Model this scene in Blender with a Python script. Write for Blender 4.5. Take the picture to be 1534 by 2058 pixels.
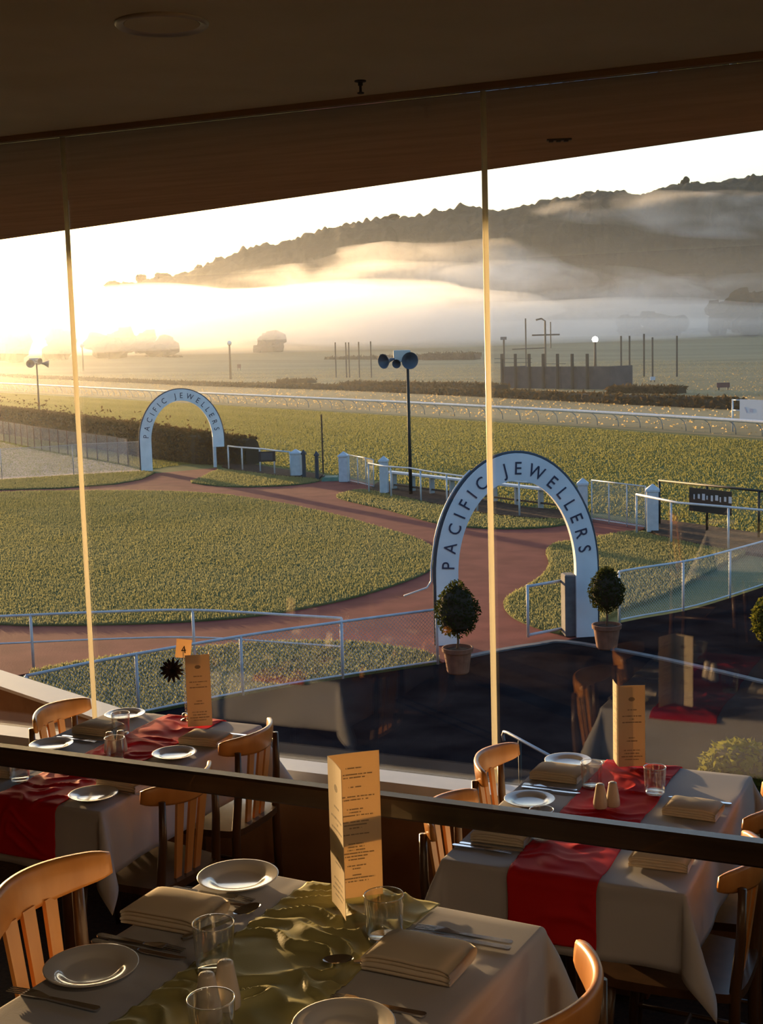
import bpy, math, random
import numpy as np
from mathutils import Matrix, Vector, noise

# ------------------------------------------------------------------ scene, camera, light
for o in list(bpy.data.objects):
    bpy.data.objects.remove(o)
sc = bpy.context.scene
col = sc.collection
rng = random.Random(7)
nrg = np.random.default_rng(11)

# world frame: x along the window wall (to the right), y out through the glass, z up; z = 0 is the ground outside
F = 2700.0                                     # focal length in pixels of the 1534 x 2058 frame
CAM_H = 5.6
YAW = math.atan2(.4195, .9077)
PITCH = math.atan((1029 - 686.0) / F)
ROLL = math.atan(.028)
_R = np.array([[math.cos(YAW), -math.sin(YAW), 0], [math.sin(YAW), math.cos(YAW), 0], [0, 0, 1.]])
FW = _R @ np.array([0, math.cos(PITCH), -math.sin(PITCH)])
_u0 = _R @ np.array([0, math.sin(PITCH), math.cos(PITCH)])
_r0 = _R @ np.array([1., 0, 0])
RT = _r0 * math.cos(ROLL) - _u0 * math.sin(ROLL)
UP = _r0 * math.sin(ROLL) + _u0 * math.cos(ROLL)
CAM = np.array([0, 0, CAM_H])

cam_data = bpy.data.cameras.new('camera')
cam = bpy.data.objects.new('camera', cam_data)
col.objects.link(cam)
cam.matrix_world = Matrix(((RT[0], UP[0], -FW[0], 0), (RT[1], UP[1], -FW[1], 0), (RT[2], UP[2], -FW[2], CAM_H), (0, 0, 0, 1)))
cam_data.sensor_fit = 'VERTICAL'
cam_data.sensor_height = 36.0
cam_data.lens = 36.0 * F / 2058.0
cam_data.clip_start = .05
cam_data.clip_end = 5000
sc.camera = cam

SUN_AZ = math.radians(-55)                     # from the outward normal of the glass, towards the left
SUN_EL = math.radians(4.0)
SUN_DIR = Vector((math.sin(SUN_AZ) * math.cos(SUN_EL), math.cos(SUN_AZ) * math.cos(SUN_EL), math.sin(SUN_EL)))
sun_data = bpy.data.lights.new('sun', 'SUN')
sun_data.energy = 12.0
sun_data.color = (1.0, .62, .28)
sun_data.angle = math.radians(.6)
sun = bpy.data.objects.new('sun', sun_data)
col.objects.link(sun)
sun.rotation_euler = SUN_DIR.to_track_quat('Z', 'Y').to_euler()

world = bpy.data.worlds.new('world')
sc.world = world
world.use_nodes = True
wn = world.node_tree.nodes
wn.clear()
w_out = wn.new('ShaderNodeOutputWorld')
w_bg = wn.new('ShaderNodeBackground')
w_sky = wn.new('ShaderNodeTexSky')
w_sky.sky_type = 'NISHITA'
w_sky.sun_disc = False
w_sky.sun_elevation = math.radians(4.5)
w_sky.sun_rotation = SUN_AZ
w_sky.air_density = 1.0
w_sky.dust_density = 3.0
w_sky.ozone_density = 2.5
w_bg.inputs['Strength'].default_value = .72
world.node_tree.links.new(w_sky.outputs[0], w_bg.inputs['Color'])
world.node_tree.links.new(w_bg.outputs[0], w_out.inputs['Surface'])

sc.view_settings.view_transform = 'Standard'
sc.view_settings.look = 'None'
sc.view_settings.exposure = 0.0
sc.view_settings.gamma = 1.0
sc.view_settings.use_curve_mapping = False
cy = sc.cycles
cy.use_denoising = True
cy.max_bounces = 8
cy.diffuse_bounces = 4
cy.glossy_bounces = 4
cy.transmission_bounces = 8
cy.transparent_max_bounces = 24
cy.volume_bounces = 2
cy.caustics_reflective = False
cy.caustics_refractive = False
cy.sample_clamp_indirect = 6

# ------------------------------------------------------------------ helpers
def ray(x, y):
    return FW + RT * ((x - 767) / F) - UP * ((y - 1029) / F)
def G(x, y, z=0.0):                            # survey of the ground from the photograph: where a sight line meets height z
    d = ray(x, y)
    p = CAM + d * ((z - CAM_H) / d[2])
    return (float(p[0]), float(p[1]))
def DP(x, y, depth):                           # a point at a given distance
    return CAM + ray(x, y) * depth
def HZ(p, y):                                  # height of the sight line of row y over the ground point p
    v0 = np.array([p[0], p[1], 0.]) - CAM
    k = (1029 - y) / F
    return float((k * (v0 @ FW) - v0 @ UP) / (UP[2] - k * FW[2]))

def link(o, parent=None):
    col.objects.link(o)
    if parent is not None:
        o.parent = parent
    return o
def tag(o, label=None, cat=None, group=None, kind=None):
    if label: o['label'] = label
    if cat: o['category'] = cat
    if group: o['group'] = group
    if kind: o['kind'] = kind
    return o
def empty(name, loc=(0, 0, 0), rz=0, label=None, cat=None, group=None, kind=None, parent=None):
    o = bpy.data.objects.new(name, None)
    o.empty_display_size = .1
    link(o, parent)
    o.location = loc
    o.rotation_euler = (0, 0, rz)
    return tag(o, label, cat, group, kind)
def make_mesh(name, verts, faces, mat, smooth=False, uvs=None):
    me = bpy.data.meshes.new(name)
    me.from_pydata([tuple(map(float, v)) for v in verts], [], faces)
    if uvs is not None:
        lay = me.uv_layers.new(name='UVMap')
        for i, l in enumerate(me.loops):
            lay.data[i].uv = uvs[l.vertex_index]
    if smooth:
        me.polygons.foreach_set('use_smooth', [True] * len(me.polygons))
    if mat is not None:
        me.materials.append(mat)
    me.update()
    return me
def obj(name, me, parent=None, loc=(0, 0, 0), rz=0, label=None, cat=None, group=None, kind=None):
    o = bpy.data.objects.new(name, me)
    link(o, parent)
    o.location = loc
    o.rotation_euler = (0, 0, rz)
    return tag(o, label, cat, group, kind)
def copy_tree(o, parent=None):
    c = o.copy()
    link(c)
    c.parent = parent
    for ch in list(o.children):
        copy_tree(ch, c)
    return c

class MB:
    def __init__(s):
        s.v = []; s.f = []
    def add(s, v, f):
        n = len(s.v)
        s.v += [tuple(p) for p in v]
        s.f += [tuple(i + n for i in q) for q in f]
        return s
    def box(s, x0, x1, y0, y1, z0, z1):
        return s.add([(x0, y0, z0), (x1, y0, z0), (x1, y1, z0), (x0, y1, z0), (x0, y0, z1), (x1, y0, z1), (x1, y1, z1), (x0, y1, z1)],
                     [(3, 2, 1, 0), (4, 5, 6, 7), (0, 1, 5, 4), (1, 2, 6, 5), (2, 3, 7, 6), (3, 0, 4, 7)])
    def bbox(s, x0, x1, y0, y1, z0, z1, c=.004):  # box with chamfered vertical and top edges
        def ring(e, z): return [(x0 + e, y0, z), (x1 - e, y0, z), (x1, y0 + e, z), (x1, y1 - e, z), (x1 - e, y1, z), (x0 + e, y1, z), (x0, y1 - e, z), (x0, y0 + e, z)]
        def inset(z): return [(x0 + c, y0 + c, z), (x1 - c, y0 + c, z), (x1 - c, y0 + c, z), (x1 - c, y1 - c, z), (x1 - c, y1 - c, z), (x0 + c, y1 - c, z), (x0 + c, y1 - c, z), (x0 + c, y0 + c, z)]
        def ins2(z):
            e = c
            return [(x0 + 2 * e, y0 + e, z), (x1 - 2 * e, y0 + e, z), (x1 - e, y0 + 2 * e, z), (x1 - e, y1 - 2 * e, z), (x1 - 2 * e, y1 - e, z), (x0 + 2 * e, y1 - e, z), (x0 + e, y1 - 2 * e, z), (x0 + e, y0 + 2 * e, z)]
        rs = [ins2(z0), ring(c, z0 + c), ring(c, z1 - c), ins2(z1)]
        v = [p for r in rs for p in r]
        f = [tuple(range(7, -1, -1)), tuple(range(24, 32))]
        for k in range(3):
            for i in range(8):
                j = (i + 1) % 8
                f.append((k * 8 + i, k * 8 + j, k * 8 + 8 + j, k * 8 + 8 + i))
        return s.add(v, f)
    def beam(s, p, q, w, h):                     # rectangular bar from p to q, w wide, h high (in the vertical sense)
        p = Vector(p); q = Vector(q)
        d = (q - p).normalized()
        up = Vector((0, 0, 1)) if abs(d.z) < .95 else Vector((0, 1, 0))
        a = d.cross(up).normalized() * (w / 2)
        b = a.cross(d).normalized() * (h / 2)
        v = [p - a - b, p + a - b, p + a + b, p - a + b, q - a - b, q + a - b, q + a + b, q - a + b]
        return s.add(v, [(0, 1, 2, 3), (7, 6, 5, 4), (0, 4, 5, 1), (1, 5, 6, 2), (2, 6, 7, 3), (3, 7, 4, 0)])
    def tube(s, pts, r, n=8, cap=True):
        pts = [Vector(p) for p in pts]
        rr = r if isinstance(r, (list, tuple)) else [r] * len(pts)
        rings = []
        prev = None
        for i, p in enumerate(pts):
            a = pts[max(i - 1, 0)]; b = pts[min(i + 1, len(pts) - 1)]
            d = (b - a).normalized()
            if prev is None:
                u = d.cross(Vector((0, 0, 1)) if abs(d.z) < .9 else Vector((1, 0, 0))).normalized()
            else:
                u = (prev - d * prev.dot(d)).normalized()
            prev = u
            w = d.cross(u)
            rings.append([p + (u * math.cos(2 * math.pi * k / n) + w * math.sin(2 * math.pi * k / n)) * rr[i] for k in range(n)])
        v = [q for rg in rings for q in rg]
        f = []
        for i in range(len(pts) - 1):
            for k in range(n):
                j = (k + 1) % n
                f.append((i * n + k, i * n + j, (i + 1) * n + j, (i + 1) * n + k))
        if cap:
            f.append(tuple(range(n - 1, -1, -1)))
            f.append(tuple(range((len(pts) - 1) * n, len(pts) * n)))
        return s.add(v, f)
    def lathe(s, prof, n=24, c=(0, 0, 0)):       # profile of (radius, z); a zero radius closes the end
        v = []; idx = []
        for r, z in prof:
            if r < 1e-6:
                idx.append([len(v)]); v.append((c[0], c[1], c[2] + z))
            else:
                idx.append(list(range(len(v), len(v) + n)))
                v += [(c[0] + r * math.cos(2 * math.pi * k / n), c[1] + r * math.sin(2 * math.pi * k / n), c[2] + z) for k in range(n)]
        f = []
        for a, b in zip(idx, idx[1:]):
            for k in range(n):
                j = (k + 1) % n
                if len(a) == 1 and len(b) == 1: break
                if len(a) == 1: f.append((a[0], b[j], b[k]))
                elif len(b) == 1: f.append((a[k], a[j], b[0]))
                else: f.append((a[k], a[j], b[j], b[k]))
        return s.add(v, f)
    def prism(s, poly, z0, z1):
        n = len(poly)
        v = [(x, y, z0) for x, y in poly] + [(x, y, z1) for x, y in poly]
        f = [tuple(range(n - 1, -1, -1)), tuple(range(n, 2 * n))] + [(i, (i + 1) % n, n + (i + 1) % n, n + i) for i in range(n)]
        return s.add(v, f)
    def mesh(s, name, mat, smooth=False):
        return make_mesh(name, s.v, s.f, mat, smooth)
    def build(s, name, mat, parent=None, smooth=False, **k):
        return obj(name, s.mesh(name, mat, smooth), parent, **k)

def ccw(poly):
    a = sum(x0 * y1 - x1 * y0 for (x0, y0), (x1, y1) in zip(poly, poly[1:] + poly[:1]))
    return poly if a > 0 else poly[::-1]
def smooth_poly(pts, closed=True, sub=5):        # Catmull-Rom through the points
    out = []
    n = len(pts)
    rngi = range(n) if closed else range(n - 1)
    for i in rngi:
        g = (lambda k: pts[k % n]) if closed else (lambda k: pts[min(max(k, 0), n - 1)])
        p0, p1, p2, p3 = g(i - 1), g(i), g(i + 1), g(i + 2)
        for k in range(sub):
            t = k / sub
            out.append(tuple(.5 * (2 * p1[c] + (p2[c] - p0[c]) * t + (2 * p0[c] - 5 * p1[c] + 4 * p2[c] - p3[c]) * t * t + (3 * p1[c] - p0[c] - 3 * p2[c] + p3[c]) * t ** 3) for c in range(len(p1))))
    if not closed:
        out.append(pts[-1])
    return out

# ------------------------------------------------------------------ materials
def principled(name, color, rough=.6, metal=0.0, spec=.5, trans=0.0, ior=1.45):
    m = bpy.data.materials.new(name)
    m.use_nodes = True
    b = m.node_tree.nodes['Principled BSDF']
    b.inputs['Base Color'].default_value = (*color, 1)
    b.inputs['Roughness'].default_value = rough
    b.inputs['Metallic'].default_value = metal
    b.inputs['Specular IOR Level'].default_value = spec
    b.inputs['Transmission Weight'].default_value = trans
    b.inputs['IOR'].default_value = ior
    return m
def nd(m, t, **k):
    n = m.node_tree.nodes.new(t)
    for a, v in k.items():
        setattr(n, a, v)
    return n
def lk(m, a, b):
    m.node_tree.links.new(a, b)
def mathn(m, op, a, b=None):
    n = nd(m, 'ShaderNodeMath', operation=op)
    for i, x in enumerate((a, b)):
        if x is None: continue
        if isinstance(x, (int, float)): n.inputs[i].default_value = x
        else: lk(m, x, n.inputs[i])
    return n.outputs[0]
def noisy(m, c1, c2, scale=8.0, detail=4.0, stretch=(1, 1, 1), bump=0.0, bscale=None, bdist=.01, lo=.35, hi=.65, coord='Object'):
    b = m.node_tree.nodes['Principled BSDF']
    tc = nd(m, 'ShaderNodeTexCoord')
    mp = nd(m, 'ShaderNodeMapping')
    mp.inputs['Scale'].default_value = stretch
    lk(m, tc.outputs[coord], mp.inputs['Vector'])
    nz = nd(m, 'ShaderNodeTexNoise')
    nz.inputs['Scale'].default_value = scale
    nz.inputs['Detail'].default_value = detail
    lk(m, mp.outputs[0], nz.inputs['Vector'])
    cr = nd(m, 'ShaderNodeValToRGB')
    cr.color_ramp.elements[0].position = lo
    cr.color_ramp.elements[1].position = hi
    cr.color_ramp.elements[0].color = (*c1, 1)
    cr.color_ramp.elements[1].color = (*c2, 1)
    lk(m, nz.outputs['Fac'], cr.inputs['Fac'])
    lk(m, cr.outputs['Color'], b.inputs['Base Color'])
    if bump:
        n2 = nz
        if bscale:
            n2 = nd(m, 'ShaderNodeTexNoise')
            n2.inputs['Scale'].default_value = bscale
            n2.inputs['Detail'].default_value = detail
            lk(m, mp.outputs[0], n2.inputs['Vector'])
        bp = nd(m, 'ShaderNodeBump')
        bp.inputs['Strength'].default_value = bump
        bp.inputs['Distance'].default_value = bdist
        lk(m, n2.outputs['Fac'], bp.inputs['Height'])
        lk(m, bp.outputs[0], b.inputs['Normal'])
    return m
def mow(m, fac, amount):                         # mowing bands that run along the track
    ge = nd(m, 'ShaderNodeNewGeometry'); sp = nd(m, 'ShaderNodeSeparateXYZ'); lk(m, ge.outputs['Position'], sp.inputs[0])
    t = mathn(m, 'ADD', mathn(m, 'MULTIPLY', sp.outputs[0], .57), mathn(m, 'MULTIPLY', sp.outputs[1], .82))
    w = mathn(m, 'MULTIPLY', mathn(m, 'SINE', mathn(m, 'MULTIPLY', t, 1.5)), amount)
    w2 = mathn(m, 'MULTIPLY', mathn(m, 'SINE', mathn(m, 'MULTIPLY', t, .43)), amount * .8)
    return mathn(m, 'ADD', fac, mathn(m, 'ADD', w, w2))
def leafy(name, color, tcolor, mixf=.4, rough=.7, c2=None, scale=1.0, stripes=0.0):   # diffuse front, light through the sheet
    m = bpy.data.materials.new(name)
    m.use_nodes = True
    nt = m.node_tree
    nt.nodes.clear()
    out = nd(m, 'ShaderNodeOutputMaterial')
    d = nd(m, 'ShaderNodeBsdfDiffuse'); d.inputs['Color'].default_value = (*color, 1); d.inputs['Roughness'].default_value = rough
    t = nd(m, 'ShaderNodeBsdfTranslucent'); t.inputs['Color'].default_value = (*tcolor, 1)
    mx = nd(m, 'ShaderNodeMixShader'); mx.inputs[0].default_value = mixf
    lk(m, d.outputs[0], mx.inputs[1]); lk(m, t.outputs[0], mx.inputs[2]); lk(m, mx.outputs[0], out.inputs['Surface'])
    if c2 is not None:
        tc = nd(m, 'ShaderNodeTexCoord')
        nz = nd(m, 'ShaderNodeTexNoise'); nz.inputs['Scale'].default_value = scale; nz.inputs['Detail'].default_value = 3
        lk(m, tc.outputs['Object'], nz.inputs['Vector'])
        cr = nd(m, 'ShaderNodeValToRGB')
        cr.color_ramp.elements[0].position = .38; cr.color_ramp.elements[1].position = .62
        cr.color_ramp.elements[0].color = (*color, 1); cr.color_ramp.elements[1].color = (*c2, 1)
        fac = nz.outputs['Fac']
        if stripes: fac = mow(m, fac, stripes)
        lk(m, fac, cr.inputs['Fac']); lk(m, cr.outputs[0], d.inputs['Color'])
    return m

M = {}
M['ceiling'] = noisy(principled('ceiling_paint', (.5, .45, .33), .85), (.60, .54, .36), (.66, .60, .42), 2.0)
M['soffit'] = noisy(principled('soffit_paint', (.3, .2, .12), .85), (.26, .18, .11), (.34, .24, .15), 1.4, stretch=(1, 6, 1))
M['wall'] = noisy(principled('wall_brown', (.2, .1, .05), .7), (.17, .085, .04), (.23, .12, .06), 3.0)
M['dark_wall'] = noisy(principled('wall_dark', (.12, .08, .05), .8), (.10, .07, .045), (.14, .10, .065), 2.0)
M['carpet'] = noisy(principled('carpet', (.03, .018, .014), .95), (.022, .014, .012), (.045, .026, .02), 60.0, bump=.4, bdist=.004)
M['sill'] = noisy(principled('white_sill_paint', (.8, .8, .82), .45), (.74, .79, .90), (.80, .84, .93), 9.0)
M['render'] = noisy(principled('brown_render', (.3, .16, .07), .85), (.26, .14, .06), (.36, .2, .09), 5.0)
M['rail'] = noisy(principled('dark_timber', (.03, .018, .01), .38), (.024, .014, .008), (.045, .026, .015), 14.0, stretch=(.2, 3, 3))
M['rail'].node_tree.nodes['Principled BSDF'].inputs['Coat Weight'].default_value = .3
def wood(name, a, b, rough=.35):
    m = noisy(principled(name, a, rough), a, b, 10.0, stretch=(2, 2, .35), lo=.3, hi=.7)
    m.node_tree.nodes['Principled BSDF'].inputs['Coat Weight'].default_value = .25
    m.node_tree.nodes['Principled BSDF'].inputs['Coat Roughness'].default_value = .2
    return m
M['chair'] = wood('chair_beech', (.48, .195, .046), (.60, .265, .07))
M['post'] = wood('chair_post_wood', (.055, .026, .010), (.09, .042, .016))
M['table'] = wood('table_wood', (.12, .06, .03), (.2, .1, .05))
M['plate'] = principled('white_china', (.62, .6, .57), .12)
M['plate'].node_tree.nodes['Principled BSDF'].inputs['Coat Weight'].default_value = .6
M['ceramic'] = principled('cream_china', (.62, .55, .46), .18)
M['steel'] = principled('cutlery_steel', (.62, .62, .64), .16, metal=1.0)
M['glass'] = None
M['black'] = principled('black_paint', (.012, .012, .014), .6)
M['soil'] = noisy(principled('bed_soil', (.05, .03, .02), .95, spec=.1), (.035, .02, .014), (.075, .045, .03), 6.0, bump=.6, bdist=.05)
M['asphalt'] = noisy(principled('asphalt', (.03, .028, .03), 1.0, spec=.0), (.009, .008, .010), (.020, .018, .020), 1.1, 6, bump=.25, bscale=70.0, bdist=.006)
M['kerb'] = noisy(principled('concrete_kerb', (.2, .2, .2), .85), (.10, .10, .108), (.15, .15, .155), 5.0)
M['path'] = noisy(principled('red_path', (.25, .1, .06), .9, spec=.12), (.165, .041, .031), (.225, .060, .045), 1.3, 6, bump=.35, bscale=30.0, bdist=.01)
M['arch'] = noisy(principled('white_board_paint', (.72, .74, .78), .5), (.66, .69, .74), (.76, .78, .82), 2.5)
M['letter'] = principled('navy_lettering', (.03, .035, .075), .5)
M['white_pipe'] = noisy(principled('white_pipe_paint', (.7, .72, .75), .4), (.48, .50, .55), (.58, .60, .64), 6.0)
M['grey_pipe'] = principled('galvanised_pipe', (.38, .38, .4), .5, metal=.4)
M['dark_pole'] = principled('dark_pole_paint', (.035, .03, .025), .6)
M['terracotta'] = noisy(principled('terracotta', (.22, .08, .045), .8), (.18, .065, .035), (.26, .1, .055), 8.0)
M['bark'] = noisy(principled('bark', (.1, .06, .035), .9), (.07, .04, .025), (.14, .085, .05), 20.0)
M['leaf'] = leafy('topiary_leaf', (.022, .032, .012), (.06, .07, .015), .3)
M['hedge'] = leafy('hedge_leaf', (.05, .04, .022), (.12, .08, .03), .3, c2=(.075, .058, .03), scale=3)
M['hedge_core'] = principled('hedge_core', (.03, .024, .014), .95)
M['shrub'] = leafy('shrub_leaf', (.09, .10, .02), (.2, .2, .03), .35)
M['blade'] = leafy('grass_blade', (.145, .17, .08), (.30, .29, .13), .5, c2=(.24, .245, .14), scale=.35)
M['track_blade'] = leafy('track_grass_blade', (.10, .125, .046), (.25, .245, .088), .5, c2=(.175, .195, .075), scale=.05, stripes=.08)
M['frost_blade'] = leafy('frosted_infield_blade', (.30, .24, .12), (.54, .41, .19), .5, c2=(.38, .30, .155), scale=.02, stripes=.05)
M['gravel'] = noisy(principled('pale_gravel', (.4, .32, .24), .95, spec=.1), (.34, .27, .21), (.46, .37, .28), .8, bump=.5, bscale=12.0, bdist=.05)
M['tree'] = leafy('far_tree_leaf', (.04, .04, .022), (.08, .07, .03), .2)
def turf(name, a, b, scale, stretch, bump, bscale, bdist):
    return noisy(principled(name, a, .95, spec=.1), a, b, scale, 5, stretch=stretch, bump=bump, bscale=bscale, bdist=bdist)
M['lawn'] = turf('lawn_turf', (.075, .095, .035), (.12, .125, .055), .5, (1, 1, 1), .6, 9.0, .05)
M['field'] = turf('track_turf', (.10, .12, .045), (.15, .155, .065), .06, (.5, 2.4, 1), .7, 3.0, .10)
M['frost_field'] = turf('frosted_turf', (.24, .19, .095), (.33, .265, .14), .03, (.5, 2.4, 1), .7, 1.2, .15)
M['hill'] = turf('hill_bush', (.032, .032, .018), (.065, .055, .03), .05, (1, 1, 1), .8, .12, 2.5)
M['dark_panel'] = noisy(principled('slate_panel', (.05, .055, .07), .7), (.04, .045, .058), (.065, .07, .085), 1.0)
M['sign_blue'] = principled('pale_sign_board', (.5, .56, .68), .5)
M['sign_text'] = principled('sign_lettering', (.28, .33, .5), .5)
M['sign_white'] = principled('white_lettering', (.55, .55, .6), .5)
M['maroon'] = principled('maroon_board', (.14, .05, .05), .6)
M['horn'] = principled('horn_speaker_grey', (.1, .11, .14), .4)
M['horn_top'] = principled('pale_horn_body', (.55, .53, .5), .5)
M['alu'] = principled('ceiling_fitting', (.5, .46, .38), .4, metal=.3)
M['flower'] = principled('black_petal', (.02, .012, .016), .8)
M['globe'] = principled('lamp_globe', (.85, .85, .8), .3)

def emit(name, c, s):
    m = bpy.data.materials.new(name); m.use_nodes = True
    b = m.node_tree.nodes['Principled BSDF']
    b.inputs['Base Color'].default_value = (*c, 1)
    b.inputs['Emission Color'].default_value = (*c, 1)
    b.inputs['Emission Strength'].default_value = s
    return m
M['lamp_on'] = emit('lit_lamp', (1, .97, .9), 6.0)

def cloth_mat(name, c, tc, f, sheen=0.0, rough=.9):
    m = bpy.data.materials.new(name); m.use_nodes = True
    nt = m.node_tree; b = nt.nodes['Principled BSDF']; out = nt.nodes['Material Output']
    b.inputs['Base Color'].default_value = (*c, 1); b.inputs['Roughness'].default_value = rough
    b.inputs['Specular IOR Level'].default_value = .12 if rough > .6 else .3
    b.inputs['Sheen Weight'].default_value = sheen
    t = nd(m, 'ShaderNodeBsdfTranslucent'); t.inputs['Color'].default_value = (*tc, 1)
    mx = nd(m, 'ShaderNodeMixShader'); mx.inputs[0].default_value = f
    lk(m, b.outputs[0], mx.inputs[1]); lk(m, t.outputs[0], mx.inputs[2]); lk(m, mx.outputs[0], out.inputs['Surface'])
    tcn = nd(m, 'ShaderNodeTexCoord'); nz = nd(m, 'ShaderNodeTexNoise'); nz.inputs['Scale'].default_value = 260
    lk(m, tcn.outputs['Object'], nz.inputs['Vector'])
    bp = nd(m, 'ShaderNodeBump'); bp.inputs['Strength'].default_value = .15; bp.inputs['Distance'].default_value = .001
    lk(m, nz.outputs['Fac'], bp.inputs['Height']); lk(m, bp.outputs[0], b.inputs['Normal']); lk(m, bp.outputs[0], t.inputs['Normal'])
    return m
M['cloth'] = cloth_mat('white_linen', (.61, .62, .67), (.72, .64, .54), .28)
M['napkin'] = cloth_mat('cream_linen', (.70, .63, .52), (.72, .58, .38), .18)
M['red'] = cloth_mat('red_satin', (.62, .016, .020), (.7, .022, .018), .2, 0, .62)
M['green'] = cloth_mat('olive_satin', (.48, .47, .22), (.66, .55, .17), .34, 0, .55)

def glass_pane(name='window_glass', base=.045, power=5.0, amount=.95, tint=(.965, .97, .965, 1), rough=0.0):
    m = bpy.data.materials.new(name); m.use_nodes = True
    nt = m.node_tree; nt.nodes.clear()
    out = nd(m, 'ShaderNodeOutputMaterial')
    tr = nd(m, 'ShaderNodeBsdfTransparent'); tr.inputs['Color'].default_value = tint
    gl = nd(m, 'ShaderNodeBsdfGlossy'); gl.inputs['Roughness'].default_value = rough; gl.inputs['Color'].default_value = (1, 1, 1, 1)
    lw = nd(m, 'ShaderNodeLayerWeight'); lw.inputs['Blend'].default_value = .5
    p5 = mathn(m, 'POWER', lw.outputs['Facing'], power)
    fr = mathn(m, 'ADD', mathn(m, 'MULTIPLY', p5, amount), base)
    mx = nd(m, 'ShaderNodeMixShader')
    lk(m, fr, mx.inputs[0]); lk(m, tr.outputs[0], mx.inputs[1]); lk(m, gl.outputs[0], mx.inputs[2]); lk(m, mx.outputs[0], out.inputs['Surface'])
    return m
M['pane'] = glass_pane()
M['glint'] = glass_pane('thick_glass_edge', .22, 1.5, .7, (.92, .93, .94, 1), .12)
M['glass'] = glass_pane('tumbler_glass', .07, 2.4, .9, (.95, .96, .96, 1), .03)
def mullion_mat():
    m = cloth_mat('pale_glazing_strip', (.85, .80, .66), (1.0, .96, .82), .85, 0, .18)
    out = m.node_tree.nodes['Material Output']
    prev = out.inputs['Surface'].links[0].from_socket
    g = nd(m, 'ShaderNodeBsdfGlossy'); g.inputs['Roughness'].default_value = .42; g.inputs['Color'].default_value = (1, .93, .75, 1)
    mx = nd(m, 'ShaderNodeMixShader'); mx.inputs[0].default_value = .15
    lk(m, prev, mx.inputs[1]); lk(m, g.outputs[0], mx.inputs[2]); lk(m, mx.outputs[0], out.inputs['Surface'])
    return m
M['mullion'] = mullion_mat()

def mesh_wire(name, cell, thick, c):             # woven wire: a real sheet whose openings are clear
    m = bpy.data.materials.new(name); m.use_nodes = True
    nt = m.node_tree; b = nt.nodes['Principled BSDF']; out = nt.nodes['Material Output']
    b.inputs['Base Color'].default_value = (*c, 1); b.inputs['Roughness'].default_value = .5
    uv = nd(m, 'ShaderNodeUVMap'); sp = nd(m, 'ShaderNodeSeparateXYZ'); lk(m, uv.outputs[0], sp.inputs[0])
    a = mathn(m, 'FRACT', mathn(m, 'DIVIDE', mathn(m, 'ADD', sp.outputs[0], sp.outputs[1]), cell))
    d = mathn(m, 'FRACT', mathn(m, 'ADD', mathn(m, 'DIVIDE', mathn(m, 'SUBTRACT', sp.outputs[0], sp.outputs[1]), cell), 100.0))
    w = mathn(m, 'MAXIMUM', mathn(m, 'LESS_THAN', a, thick), mathn(m, 'LESS_THAN', d, thick))
    tr = nd(m, 'ShaderNodeBsdfTransparent')
    mx = nd(m, 'ShaderNodeMixShader'); lk(m, w, mx.inputs[0]); lk(m, tr.outputs[0], mx.inputs[1]); lk(m, b.outputs[0], mx.inputs[2])
    lk(m, mx.outputs[0], out.inputs['Surface'])
    return m
M['chain'] = mesh_wire('chain_link', .07, .12, (.5, .5, .55))

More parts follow.
